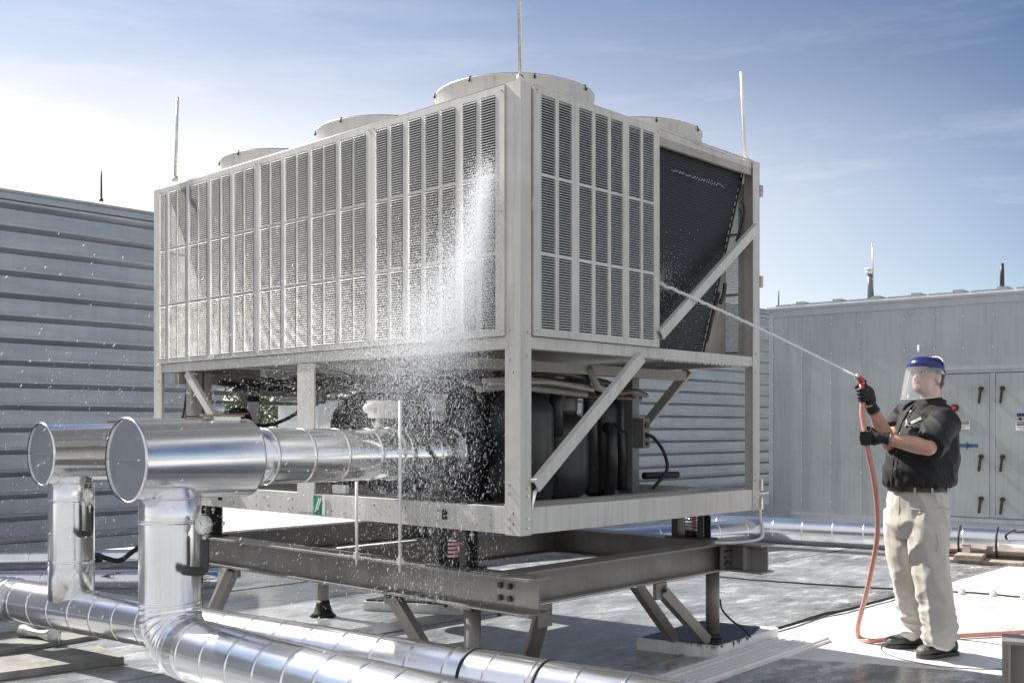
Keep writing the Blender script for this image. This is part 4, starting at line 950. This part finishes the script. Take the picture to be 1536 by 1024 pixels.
# placket, buttons, collar, chest logo
mb=MB(I4); pk=[hit(SB,*q,off=.003)[0] for q in ((1371,607),(1362,618),(1354,632),(1347,650),(1343,672),(1340,695),(1339,715),(1339,724))]
mb.tube(pk,[.0045]*8,8,world=True); mb.tube([p+Lb*.03-Vector((0,0,.0)) for p in pk[:-1]],[.002]*7,6,world=True); mb.build('placket',SHIRT,PR)
mb=MB(I4)
for q in ((1366,617),(1350,650),(1345,677),(1343,703)): p,n_=hit(SB,*q,off=.001); mb.cyl(p,p+n_*.003,.006,12,world=True)
mb.build('buttons',GREYB,PR)
mb=MB(I4); 
for s_ in (1,-1):
    a_=neck+Lb*.075*s_+Vector((0,0,.03)); b_=neck+Fb*.085+Lb*.03*s_-Vector((0,0,.005)); c_=neck+Fb*.10+Lb*.065*s_-Vector((0,0,.055)); d_=neck+Lb*.105*s_-Vector((0,0,.02))+Fb*.02
    slab(mb,[a_,b_,c_,d_],Fb*.004+Vector((0,0,.004)))
mb.fr=I4; mb.build('collar',SHIRT,PR)
p,n_=hit(SB,1375,631,off=.004); x_=(Vector((1,0,0))-n_*n_.x).normalized(); y_=n_.cross(x_)
LM=Matrix.Translation(p)@Matrix((x_,y_,n_)).transposed().to_4x4()
mb=MB(LM).mat(mat('pale_thread',(.55,.62,.52),.7)); mb.box(-.034,.030,-.011,.011,-.001,.0012); mb.mat(mat('green_thread',(.12,.42,.14),.7)); mb.box(-.008,.026,-.001,.008,.0014,.0022); mb.mat(GREYB); mb.box(-.030,.026,-.008,-.004,.0014,.002)
mb.build('chest_logo',None,PR)
mb=MB(I4).mat(DIAL); p,_=hit(SB,1361,637,off=.006); mb.tube([p+Vector((0,0,.03)),p,p-Vector((.01,0,.012))],[.004,.006,.005],8,world=True); p2_,_=hit(SB,1367,640,off=.006); mb.mat(GREYB); mb.tube([p,p2_,p2_+Vector((.02,0,-.004))],.004,6,world=True); mb.build('pocket_glasses',None,PR)
# trousers
mb=MB(I4)
w0=dep(1377,727,6.60); w1=dep(1376,750,6.60); w2=dep(1375,785,6.60)
vs=[]; secs=[(w0,.158,.182),(w1,.165,.19),(w2,.165,.195),(dep(1374,805,6.6),.12,.16)]
for p,a_,b_ in secs:
    for j in range(N): q=2*PI*j/N; vs.append(p+Fb*(a_*math.cos(q))+Lb*(b_*.92*math.sin(q)))
fs=[(i*N+j,(i+1)*N+j,(i+1)*N+(j+1)%N,i*N+(j+1)%N) for i in range(3) for j in range(N)]
mb.add(vs,fs+[tuple(range(N)),tuple(reversed(range(3*N,4*N)))],True,True)
def tleg(P_,r_): mb.tube([Vector(p) for p in P_],r_,24,world=True)
tleg([dep(1392,765,6.52),dep(1393,800,6.49),dep(1394,830,6.48),dep(1396,860,6.47),dep(1402,895,6.47),dep(1408,925,6.46),dep(1410,948,6.46),dep(1410,966,6.46)],[.122,.120,.112,.106,.100,.096,.090,.082])
tleg([dep(1357,765,6.70),dep(1356,800,6.69),dep(1358,830,6.68),dep(1362,865,6.69),dep(1369,900,6.72),dep(1374,930,6.74),dep(1376,948,6.75)],[.118,.116,.108,.100,.092,.088,.080])
def pfold(c,n_):
    lo=max(0,1-max(0,c.z-.06)/.36); a_=noise.noise(Vector((c.x*13+c.z*3,c.y*11,c.z*2.2))); b_=noise.noise(Vector((c.x*6,c.y*6,c.z*17)))
    c2=noise.noise(Vector((c.x*14,c.y*14,c.z*9)))
    d3=noise.noise(Vector((c.x*7+c.z*6,c.y*7,c.z*7-c.x*4)))
    return .009*(1-2.4*abs(a_))-.002+lo**1.2*.026*(1-2.6*abs(b_))+.004*c2+.005*(1-2.6*abs(d3))
tr=fuse(mb,'trousers',PANTS,PR,.0075,3,pfold)
TB=bvh(tr)
mb=MB(I4)
for pp_ in (((1402,742),(1405,752),(1412,760)),((1366,762),(1385,766),(1405,764),(1418,762)),((1348,745),(1348,770),(1352,795))):
    mb.tube([hit(TB,*q,off=.001)[0] for q in pp_],.0022,6,world=True)
mb.tube([hit(TB,*q,off=.001)[0] for q in ((1405,800),(1407,812),(1405,826))],.003,6,world=True)
mb.build('pocket_seams',PANTS,PR)
# belt
mb=MB(I4); vs=[]; c_=dep(1377,731,6.6)
for z_,k in ((-.018,0),(.018,0),(.018,.006),(-.018,.006)):
    for j in range(48): q=2*PI*j/48; vs.append(c_+Vector((0,0,z_))+Fb*((.168+k)*math.cos(q))+Lb*((.177+k)*math.sin(q)))
mb.add(vs,[(i*48+j,i*48+(j+1)%48,((i+1)%4)*48+(j+1)%48,((i+1)%4)*48+j) for i in range(4) for j in range(48)],False,True); bl=mb.build('belt',BELT,PR)
q=c_+Fb*.177; mb=MB(Matrix.Translation(q)@Matrix((Lb,Vector((0,0,1)),Fb)).transposed().to_4x4()).mat(COPPER); mb.box(-.028,.028,-.02,.02,-.003,.005); mb.build('buckle',None,bl)
mb=MB(I4)
for a_ in (.55,1.1,1.8): p=c_+Fb*(.178*math.cos(a_))+Lb*(.187*math.sin(a_)); mb.bar(p-Vector((0,0,.03)),p+Vector((0,0,.026)),.012,.005,(p-c_).normalized(),world=True)
mb.build('belt_loops',PANTS,PR)
# shoes
def shoe(heel,toe,ln=.285):
    heel=Vector(heel); d_=(Vector(toe)-heel); d_.z=0; d_.normalize(); M=Matrix.Translation((heel.x,heel.y,0))@Matrix((d_,Vector((-d_.y,d_.x,0)),Vector((0,0,1)))).transposed().to_4x4()
    mb=MB(M); S_=[(-.004,.030,.09),(.02,.040,.105),(.07,.044,.115),(.12,.046,.112),(.165,.050,.098),(.21,.054,.084),(.25,.052,.076),(.278,.038,.064),(.290,.016,.045)]
    vs=[];n_=20
    for x,w_,h_ in S_:
        for j in range(n_): q=2*PI*j/n_; vs.append((x,w_*math.copysign(abs(math.cos(q))**.8,math.cos(q)),.018+max(0,(h_-.018)*(.5+.5*math.sin(q)))))
    mb.add(vs,[(i*n_+j,i*n_+(j+1)%n_,(i+1)*n_+(j+1)%n_,(i+1)*n_+j) for i in range(len(S_)-1) for j in range(n_)]+[tuple(reversed(range(n_))),tuple(range((len(S_)-1)*n_,len(S_)*n_))],True)
    mb.cyl((.055,0,.08),(.05,0,.14),.044,18)
    s_=fuse(mb,'shoe',SHOE,PR,.005,2,lambda c,n_: .0015*noise.noise(c*50))
    mb=MB(M).mat(BLACK); pr=[(-.006,.034),(.02,.044),(.08,.044),(.13,.042),(.18,.052),(.23,.053),(.27,.042),(.296,.018)]
    out_=[(x,w_) for x,w_ in pr]+[(x,-w_) for x,w_ in reversed(pr)]; k=len(out_)
    mb.add([(x,y,.0005) for x,y in out_]+[(x,y,.026) for x,y in out_],[tuple(reversed(range(k))),tuple(range(k,2*k))]+[(i,(i+1)%k,k+(i+1)%k,k+i) for i in range(k)])
    mb.build('sole',None,s_)
    mb=MB(M).mat(CABLE)
    for i in range(5): x=.125+i*.017; z=.107-i*.0085; mb.tube([(x-.006,-.022,z-.008),(x+.004,0,z+.003),(x-.006,.022,z-.008)],.0022,6)
    mb.tube(bez([(.12,0,.112),(.115,.02,.122),(.12,.032,.108)]),.002,6); mb.tube(bez([(.12,0,.112),(.115,-.02,.122),(.12,-.034,.106)]),.002,6)
    mb.build('laces',None,s_)
shoe(at(1432,981,0),at(1371,988,0)); shoe(at(1392,968,0)+Vector((0,-.05,0)),at(1322,966,0)+Vector((0,-.1,0)))
# gloves: palm, four curled fingers, thumb
def glove(wr,el,hose,axis,side,name='glove'):
    """wr wrist, hose = point on the hose held, axis = hose direction (unit), side = +1/-1 thumb up or down the hose"""
    ax=axis.normalized(); pd=(hose-wr); pd-=ax*pd.dot(ax); pd.normalize()      # palm direction, toward the hose
    nn=ax.cross(pd).normalized()                                               # fingers wrap round this side
    if nn.y>0: nn=-nn
    mb=MB(I4); ctr=hose-pd*.045
    base=wr; cuff=wr-(wr-el).normalized()*-.0
    u=(wr-el).normalized(); mb.tube([wr-u*.035,wr-u*.01,wr+u*.02],[.040,.036,.034],16,world=True)
    mb.tube([wr+u*.01,wr.lerp(ctr,.6),ctr],[.032,.038,.036],16,world=True)
    Mx=Matrix((pd,ax,nn)).transposed(); mb.sph(hose-pd*.048,.042,.046,.024,M=Mx,n=20,m=14,world=True)
    rr=.029
    for i in range(4):
        off=ax*((i-1.5)*.0215*side); fr_=[.0105,.0112,.0110,.0095][i]; L_=[.9,1.,.97,.85][i]
        P_=[]
        for k in range(7):
            a_=-2.5+ (k/6)*4.0*L_      # sweep round the hose
            P_.append(hose+off+(-pd*math.cos(a_+2.5-.0)*rr if False else (-pd*math.cos(a_+2.6)+nn*math.sin(a_+2.6))*(rr+.002*math.sin(k*2.1))))
        mb.tube([hose-pd*.05+off*.9+nn*.008]+P_,[fr_*1.15,fr_*1.1,fr_*1.12,fr_,fr_*1.06,fr_*.98,fr_*.9,fr_*.7],12,world=True); mb.sph(P_[-1],fr_*.72,fr_*.72,fr_*.72,world=True)
    t0=hose-pd*.055-ax*side*.030
    mb.tube([t0,hose-pd*.035-ax*side*.052-nn*.006,hose-pd*.008-ax*side*.060-nn*.022,hose+pd*.018-ax*side*.052-nn*.026],[.016,.0145,.013,.010],12,world=True); mb.sph(hose+pd*.018-ax*side*.052-nn*.026,.0105,.0105,.0105,world=True)
    g_=fuse(mb,name,GLOVE,PR,.0042,2,lambda c,n_: .0012*noise.noise(c*90)); return g_
hN=dep(1299,657,6.40); hF=dep(1294,592,6.45)
glove(wrN,elN,hN,Vector((-.05,0,1)),-1); glove(wrF,elF,hF,Vector((-.18,0,1)),-1)
mb=MB(I4); p=wrN+(wrN-elN).normalized()*.0; u=(wrN-elN).normalized(); mb.tube([p-u*.036,p-u*.028],.0415,18,world=True); u=(wrF-elF).normalized(); mb.tube([wrF-u*.036,wrF-u*.028],.0415,18,world=True); mb.build('glove_cuff_band',GREYB,PR)
# face shield
FS=thing('face_shield','clear face shield with blue crown guard and white headband worn by the worker','face shield',HC,0)
mb=MB(I4); vs=[]; n1,n2_=40,8
for i in range(n2_+1):
    v_=i/n2_
    for j in range(n1+1):
        a_=-1.75+3.5*j/n1; r_=.098+.030*max(0,math.cos(a_*.9))*math.sin(min(1,v_*1.15+.12)*PI*.62)
        u_=.115-.072*v_**1.15 if True else 0
        rr_=( .030+.088*math.sin(min(1,.18+v_)*PI/2))
        vs.append(hp(rr_*math.cos(a_)*1.05+.012,rr_*math.sin(a_)*.93,.112+.004-.080*v_**1.6))
mb.add(vs,[(i*(n1+1)+j,i*(n1+1)+j+1,(i+1)*(n1+1)+j+1,(i+1)*(n1+1)+j) for i in range(n2_) for j in range(n1)],True,True)
# close the top
k=len(mb.v); mb.add([vs[j] for j in range(n1+1)],[tuple(range(n1+1))],True,True)
cr=mb.build('crown_guard',VISB,FS); md=cr.modifiers.new('t','SOLIDIFY'); md.thickness=.003
mb=MB(I4); vs=[]; n1=44
for i in range(7):
    v_=i/6
    for j in range(n1+1):
        a_=-1.45+2.9*j/n1; r_=.128+.008*v_
        vs.append(hp(r_*math.cos(a_)*1.04+.008+.008*v_,r_*math.sin(a_)*.93,.045-.205*v_+.03*v_*abs(a_/1.45)**2))
mb.add(vs,[(i*(n1+1)+j,i*(n1+1)+j+1,(i+1)*(n1+1)+j+1,(i+1)*(n1+1)+j) for i in range(6) for j in range(n1)],True,True)
sh_=mb.build('clear_window',SHIELD,FS); md=sh_.modifiers.new('t','SOLIDIFY'); md.thickness=.0015
mb=MB(I4); mb.tube([vs[0],vs[3*(n1+1)],vs[6*(n1+1)]],.0016,5,world=True); mb.tube([vs[6*(n1+1)+j] for j in range(n1+1)],.0014,5,world=True); mb.build('window_edge',STRAP,FS)
mb=MB(I4)
def band(pts,w_,t_):
    for a_,b_ in zip(pts[:-1],pts[1:]): mb.bar(a_,b_,w_,t_,((a_+b_)/2-HC).normalized(),world=True)
q=[hp(-.105*math.sin(t)-.01 if False else .02-.13*math.sin(t),.090*math.cos(t),.035) for t in [PI*i/16 for i in range(17)]]; band(q,.022,.004)
q=[hp(-.03-.09*math.sin(t)*.35,.086*math.cos(t),.045+.092*math.sin(t)) for t in [PI*i/14 for i in range(15)]]; band(q,.018,.004)
mb.build('headband',STRAP,FS)
mb=MB(I4); mb.cyl(hp(.02,.088,.03),hp(.02,.101,.03),.016,16,world=True); mb.cyl(hp(.02,-.088,.03),hp(.02,-.101,.03),.016,16,world=True); mb.build('pivot_knob',RUB,FS)
# hose and nozzle
hz=[dep(1294,603,6.45),dep(1293,620,6.44),dep(1296,640,6.42),hN,dep(1303,682,6.40),dep(1309,708,6.42),dep(1314,740,6.48),dep(1316.5,775,6.56),dep(1315,812,6.64),dep(1307,855,6.74),dep(1298,895,6.84),dep(1290,925,6.92),dep(1286.5,943,6.97)]
gr=[at(1289,955.5,.02),at(1304,960.5,.02),at(1325,959,.02),at(1348,955,.02),at(1390,953,.02),at(1431,953,.02),at(1492,950,.02),at(1600,944,.02),at(1750,940,.02)]
mb=MB(I4); mb.tube(bez(hz+gr,8),.0158,14,world=True)
tag(mb.build('garden_hose',HOSE),'salmon pink rubber hose running from the red nozzle down and across the roof','hose')
NZ=thing('spray_nozzle','red pistol spray nozzle held up in the worker\'s far gloved hand','nozzle',dep(1292,580,6.45),0)
tip=dep(1283,563,6.45)
mb=MB(I4).mat(RED); mb.tube([dep(1294.5,601,6.45),dep(1294,590,6.45),dep(1292.5,576,6.45)],[.016,.015,.017],14,world=True); mb.tube([dep(1293,574,6.45),dep(1291,568,6.45),dep(1287,565,6.45)],[.018,.018,.014],14,world=True); mb.build('nozzle_body',None,NZ)
mb=MB(I4).mat(ZINC); u=(tip-dep(1289,566,6.45)).normalized(); mb.tube([tip-u*.022,tip-u*.018,tip-u*.004,tip],[.014,.019,.019,.012],16,world=True); mb.cyl(tip,tip+u*.006,.008,12,world=True); mb.build('nozzle_tip',None,NZ)
mb=MB(I4).mat(RUB); mb.tube([dep(1295,569,6.45),dep(1299,572,6.45),dep(1298,583,6.45),dep(1297.5,594,6.45)],[.006,.006,.005,.005],8,world=True); mb.build('trigger_lever',None,NZ)
#>>PERSON

#<<WATER
# ================================================================== WATER
def W2(x,y,z): return W(x,y,z)
# the jet
j0=tip+u*.006; j1=W(1.13,.055,1.4+(641-420)*5.85/1600)
pts=[];rs=[]
for i in range(61):
    t_=i/60; p=j0.lerp(j1,t_)+Vector((0,0,.012*4*t_*(1-t_))); a_=.010*t_
    p+=Vector((noise.noise(Vector((i*.9,0,3))),noise.noise(Vector((i*.9,5,3))),noise.noise(Vector((i*.9,9,3)))))*a_; pts.append(p); rs.append(.0055+.0045*t_+.0035*t_*noise.noise(Vector((i*1.3,2,2))))
mb=MB(Matrix.Identity(4)); mb.tube(pts,rs,8,world=True)
tag(mb.build('water_jet',WATER),'thin white jet of water from the nozzle to the dark coil','water jet')
def drop(mb,p,r,l,d):
    d=d.normalized(); x=d.orthogonal().normalized()*r; y=d.cross(x); e=d*l
    a_,b_=p+e,p-e*.8; q=[p+x,p+y,p-x,p-y]
    mb.add([a_]+q+[b_],[(0,1,2),(0,2,3),(0,3,4),(0,4,1),(5,2,1),(5,3,2),(5,4,3),(5,1,4)],True,True)
rng=random.Random(3); G=rng.gauss
mb=MB(Matrix.Identity(4))
for i in range(900):     # splash where the jet meets the fins
    q_=abs(G(0,1)); drop(mb,W(1.15+G(0,.07)*q_,.045-abs(G(0,.05))*q_,j1.z+G(0,.06)*q_),rng.uniform(.0008,.0018),.003,Vector((G(0,1),G(0,1),G(0,1))))
for i in range(260):     # spatter round the jet and on the coil
    t_=rng.random()**.6; p=j0.lerp(j1,t_)+Vector((G(0,.012),G(0,.012),G(0,.014)))*(.3+t_); drop(mb,p,rng.uniform(.0012,.0025),.004,Vector((G(0,1),G(0,1),G(0,1))))
for i in range(260):
    x=1.13+abs(G(0,.20)); z=2.0+G(0,.25); drop(mb,W(min(x,1.6),.045,z),rng.uniform(.0012,.0028),.003,Vector((0,0,1)))
for i in range(60): x=1.3+i*.009+rng.random()*.01; drop(mb,W(x,.045,2.84+.00*i+G(0,.006)),rng.uniform(.002,.004),.004,Vector((0,0,1)))
# plume falling outside the long side
for i in range(9500):
    t_=rng.random()**.75; z=2.62-1.55*t_+G(0,.05); y=.20+.62*t_**.9+G(0,.03+.20*t_); x=-.03-.42*t_*rng.random()-abs(G(0,.03))
    if y<.09: y=.09+rng.random()*.1
    fall=Vector((-.10+G(0,.25),G(0,.2),-1))
    big=rng.random()<.02
    r_=rng.uniform(.0014,.0022) if big else rng.uniform(.0006,.0011)
    drop(mb,W(x,y,z),r_,r_*rng.uniform(2.5,7),fall)
# curtain inside / below the belt rail, down to the beam
for i in range(4200):
    t_=rng.random(); z=1.78-1.25*t_; y=.12+abs(G(0,.28))+.35*rng.random(); x=-.05+G(0,.16)
    if x>.0 and y<.12: continue
    r_=rng.uniform(.0007,.0016) if rng.random()<.93 else .0024
    drop(mb,W(x,y,z),r_,r_*rng.uniform(3,9),Vector((-.12+G(0,.15),G(0,.12),-1)))
# drifting spray, out to the left
for i in range(2000):
    t_=rng.random(); y=.8+3.6*t_**1.2+G(0,.3); x=-.15-1.5*rng.random()*t_-.2*rng.random(); z=2.1-.5*t_-1.5*rng.random()+G(0,.1)
    r_=rng.uniform(.0008,.0014); drop(mb,W(x,y,max(.4,z)),r_,r_*rng.uniform(3,9),Vector((-.55+G(0,.2),G(0,.2),-.8)))
for i in range(260):
    p=Vector((rng.uniform(-2.6,-.6),rng.uniform(3.4,6.0),rng.uniform(.6,2.2))); r_=rng.uniform(.0012,.0022); drop(mb,p,r_,r_*rng.uniform(3,7),Vector((-.6+G(0,.15),G(0,.2),-.8)))
# water beads on beams and rails
for i in range(500):
    y=rng.uniform(.15,1.4); x=rng.choice((.012,.03,.06))+rng.random()*.02; drop(mb,W(x,y,ZT_+.002),rng.uniform(.002,.0045),.002,Vector((0,0,1)))
for i in range(160): drop(mb,W(rng.uniform(1.15,2.05),.004,1.775-rng.random()*.012),rng.uniform(.002,.0035),.005,Vector((0,0,1)))
tag(mb.build('water_spray',WATER),'white spray of fine water drops falling off the louvred side of the chiller','spray',kind='stuff')
# fine mist: very many tiny drops
vs=[];fs=[]
def puff(n_,fy,fz,sy,sz,sx,x0):
    for i in range(int(n_*2.6)):
        z=fz+G(0,sz); y=fy+(2.62-z)*0+G(0,sy); x=-.02-abs(G(0,sx))-x0
        if y<.085 or z<.75: continue
        p=W(x,y,z); r_=rng.uniform(.0006,.0013); k=len(vs); d1=Vector((G(0,1),G(0,1),G(0,1))).normalized()*r_; d2=d1.orthogonal().normalized()*r_*1.3; d3=Vector((0,0,-1))*r_*2.2+d1*.3
        vs.extend([p+d1,p-d1+d2,p-d1-d2,p+d3]); fs.extend([(k,k+1,k+2),(k,k+2,k+3),(k,k+3,k+1),(k+1,k+3,k+2)])
path=[(.155,2.60,.018,.05,900),(.175,2.48,.03,.07,3800),(.20,2.33,.045,.09,5200),(.235,2.18,.06,.09,6000),(.29,2.02,.09,.10,6500),(.38,1.88,.13,.12,7500),(.50,1.88,.19,.12,6000),(.62,1.72,.24,.11,2600),(.60,1.58,.24,.15,2400),(.58,1.40,.24,.18,2200),(.85,1.95,.27,.18,4200),(1.3,1.78,.35,.2,1500),(.42,2.1,.20,.20,4600),(.6,1.15,.25,.2,1500)]
for y,z,sy,sz,n_ in path: puff(n_,y,z,sy,sz,.05+.12*sy/.2,0)
me=bpy.data.meshes.new('water_mist'); me.from_pydata(vs,[],fs); me.materials.append(WATER); me.update()
o=bpy.data.objects.new('water_mist',me); COL.objects.link(o); tag(o,'soft white mist of fine drops in front of the near louvres','mist',kind='stuff')
#>>WATER

#<<TREES
# ================================================================== TREES beyond the gap
def tree(p,h,r,label,seed,n=11000):
    rg=random.Random(seed); p=Vector(p); t=thing('tree',label,'tree',p,0,'trees beyond the roof edge'); I=Matrix.Identity(4)
    mb=MB(I); top=p+Vector((rg.uniform(-.4,.4),0,h*.85)); mb.tube([p,p.lerp(top,.3)+Vector((.1,0,0)),p.lerp(top,.7),top],[.22,.17,.09,.03],10,world=True)
    tips=[]
    for i in range(26):
        f=rg.uniform(.25,.95); a=p.lerp(top,f); q=rg.uniform(0,2*PI); l=r*rg.uniform(.5,1.05)*(1.15-.6*abs(f-.5)); e=a+Vector((math.cos(q)*l,math.sin(q)*l,l*rg.uniform(.15,.6)))
        m_=a.lerp(e,.5)+Vector((0,0,-.1)); mb.tube([a,m_,e],[.05,.035,.012],6,world=True); tips+= [e,m_.lerp(e,.5),m_]
    mb.build('trunk',BARK,t)
    mb=MB(I); cl=[(c,rg.uniform(.35,.8)) for c in tips]
    for i in range(n):
        c,s_=rg.choice(cl); v=Vector((rg.gauss(0,1),rg.gauss(0,1),rg.gauss(0,.8)))*s_*.5; c=c+v; s2_=rg.uniform(.04,.085)
        a_=Vector((rg.gauss(0,1),rg.gauss(0,1),rg.gauss(0,1))).normalized(); b_=a_.orthogonal().normalized()
        mb.add([c-a_*s2_,c+b_*s2_*.55,c+a_*s2_,c-b_*s2_*.55],[(0,1,2,3)],False,True)
    mb.build('crown',LEAF,t)
tree((-7.4,30,-6.2),10.6,2.3,'leafy green tree seen through the left bay under the chiller',1)
tree((-10.2,33,-6.2),10.9,2.3,'leafy tree left of the one in the bay, partly behind the starter box',2)
tree((-5.0,34,-6.2),10.2,2.4,'leafy tree right of the one in the bay, behind the chiller mid post',5)
#>>TREES

# ================================================================== LIGHT, SKY, CAMERA
EL=R(42); SD=Vector((-.81,.585,0)).normalized()   # horizontal direction toward the sun
az=math.atan2(SD.x,SD.y)
L=bpy.data.lights.new('sun','SUN'); L.energy=4.6; L.angle=R(.53); L.color=(1,.95,.87)
so=bpy.data.objects.new('sun',L); COL.objects.link(so)
v=Vector((SD.x*math.cos(EL),SD.y*math.cos(EL),math.sin(EL))); so.rotation_euler=v.to_track_quat('Z','Y').to_euler(); so.location=v*50
w=bpy.data.worlds.new('World'); scn.world=w; w.use_nodes=True; n=w.node_tree; n.nodes.clear()
out=n.nodes.new('ShaderNodeOutputWorld'); bg=n.nodes.new('ShaderNodeBackground'); bg.inputs['Strength'].default_value=.12
sky=n.nodes.new('ShaderNodeTexSky'); sky.sky_type='NISHITA'; sky.sun_disc=False; sky.sun_elevation=EL; sky.sun_rotation=az; sky.dust_density=1.2; sky.air_density=1.0; sky.ozone_density=1.6
tc=n.nodes.new('ShaderNodeTexCoord'); s=n.nodes.new('ShaderNodeSeparateXYZ'); n.links.new(tc.outputs['Generated'],s.inputs[0])
# thin cloud veil, thicker toward the sun's side of the sky
mp=n.nodes.new('ShaderNodeMapping'); mp.inputs['Scale'].default_value=(1.3,1.3,7.5); mp.inputs['Rotation'].default_value=(.06,.08,.3); n.links.new(tc.outputs['Generated'],mp.inputs['Vector'])
c1_=noi(n,mp.outputs[0],2.3,9,.58); 
dot=n.nodes.new('ShaderNodeVectorMath'); dot.operation='DOT_PRODUCT'; n.links.new(tc.outputs['Generated'],dot.inputs[0]); dot.inputs[1].default_value=(SD.x,SD.y,.15)
sunside=ramp(n,math_(n,'MULTIPLY_ADD',dot.outputs['Value'],.5,.5),[(.56,0.),(.76,.6),(.90,1.)])
low=ramp(n,s.outputs[2],[(0.,.95),(.20,.78),(.31,.30),(.42,0.)])
wisps=ramp(n,c1_,[(.50,0.),(.80,1.)])
fac=math_(n,'ADD',math_(n,'MULTIPLY',math_(n,'MULTIPLY',sunside,low),1.25),math_(n,'MULTIPLY',wisps,math_(n,'MULTIPLY_ADD',low,.30,.10)),clamp=True)
away=ramp(n,math_(n,'MULTIPLY_ADD',dot.outputs['Value'],.5,.5),[(.35,1.),(.85,0.)])
high=ramp(n,s.outputs[2],[(.0,.20),(.14,.72),(.30,1.)])
deep=math_(n,'MULTIPLY',high,math_(n,'MULTIPLY_ADD',away,.20,.80))
skyc=mix(n,sky.outputs[0],mix(n,sky.outputs[0],(.15,.215,.30),1.,'MULTIPLY'),deep)
back=ramp(n,math_(n,'MULTIPLY_ADD',s.outputs[1],-.5,.5),[(.46,0.),(.62,1.)])  # bright cloud added behind the camera, out of view, to lift shaded sides
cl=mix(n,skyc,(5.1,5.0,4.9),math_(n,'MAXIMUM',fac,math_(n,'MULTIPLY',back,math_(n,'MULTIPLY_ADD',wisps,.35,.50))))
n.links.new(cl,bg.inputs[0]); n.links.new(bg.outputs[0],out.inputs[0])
cam=bpy.data.cameras.new('camera'); co=bpy.data.objects.new('camera',cam); COL.objects.link(co); co.location=(0,0,1.4); co.rotation_euler=(R(90),0,0)
cam.sensor_width=36; cam.lens=36*1600/1536; cam.shift_y=(641-512)/1536; cam.clip_end=6000; scn.camera=co
scn.view_settings.view_transform='Standard'; scn.view_settings.look='None'; scn.view_settings.exposure=1.02; scn.view_settings.gamma=1
scn.cycles.use_denoising=True; scn.cycles.max_bounces=8; scn.cycles.volume_bounces=1
scn.cycles.volume_step_rate=1.0
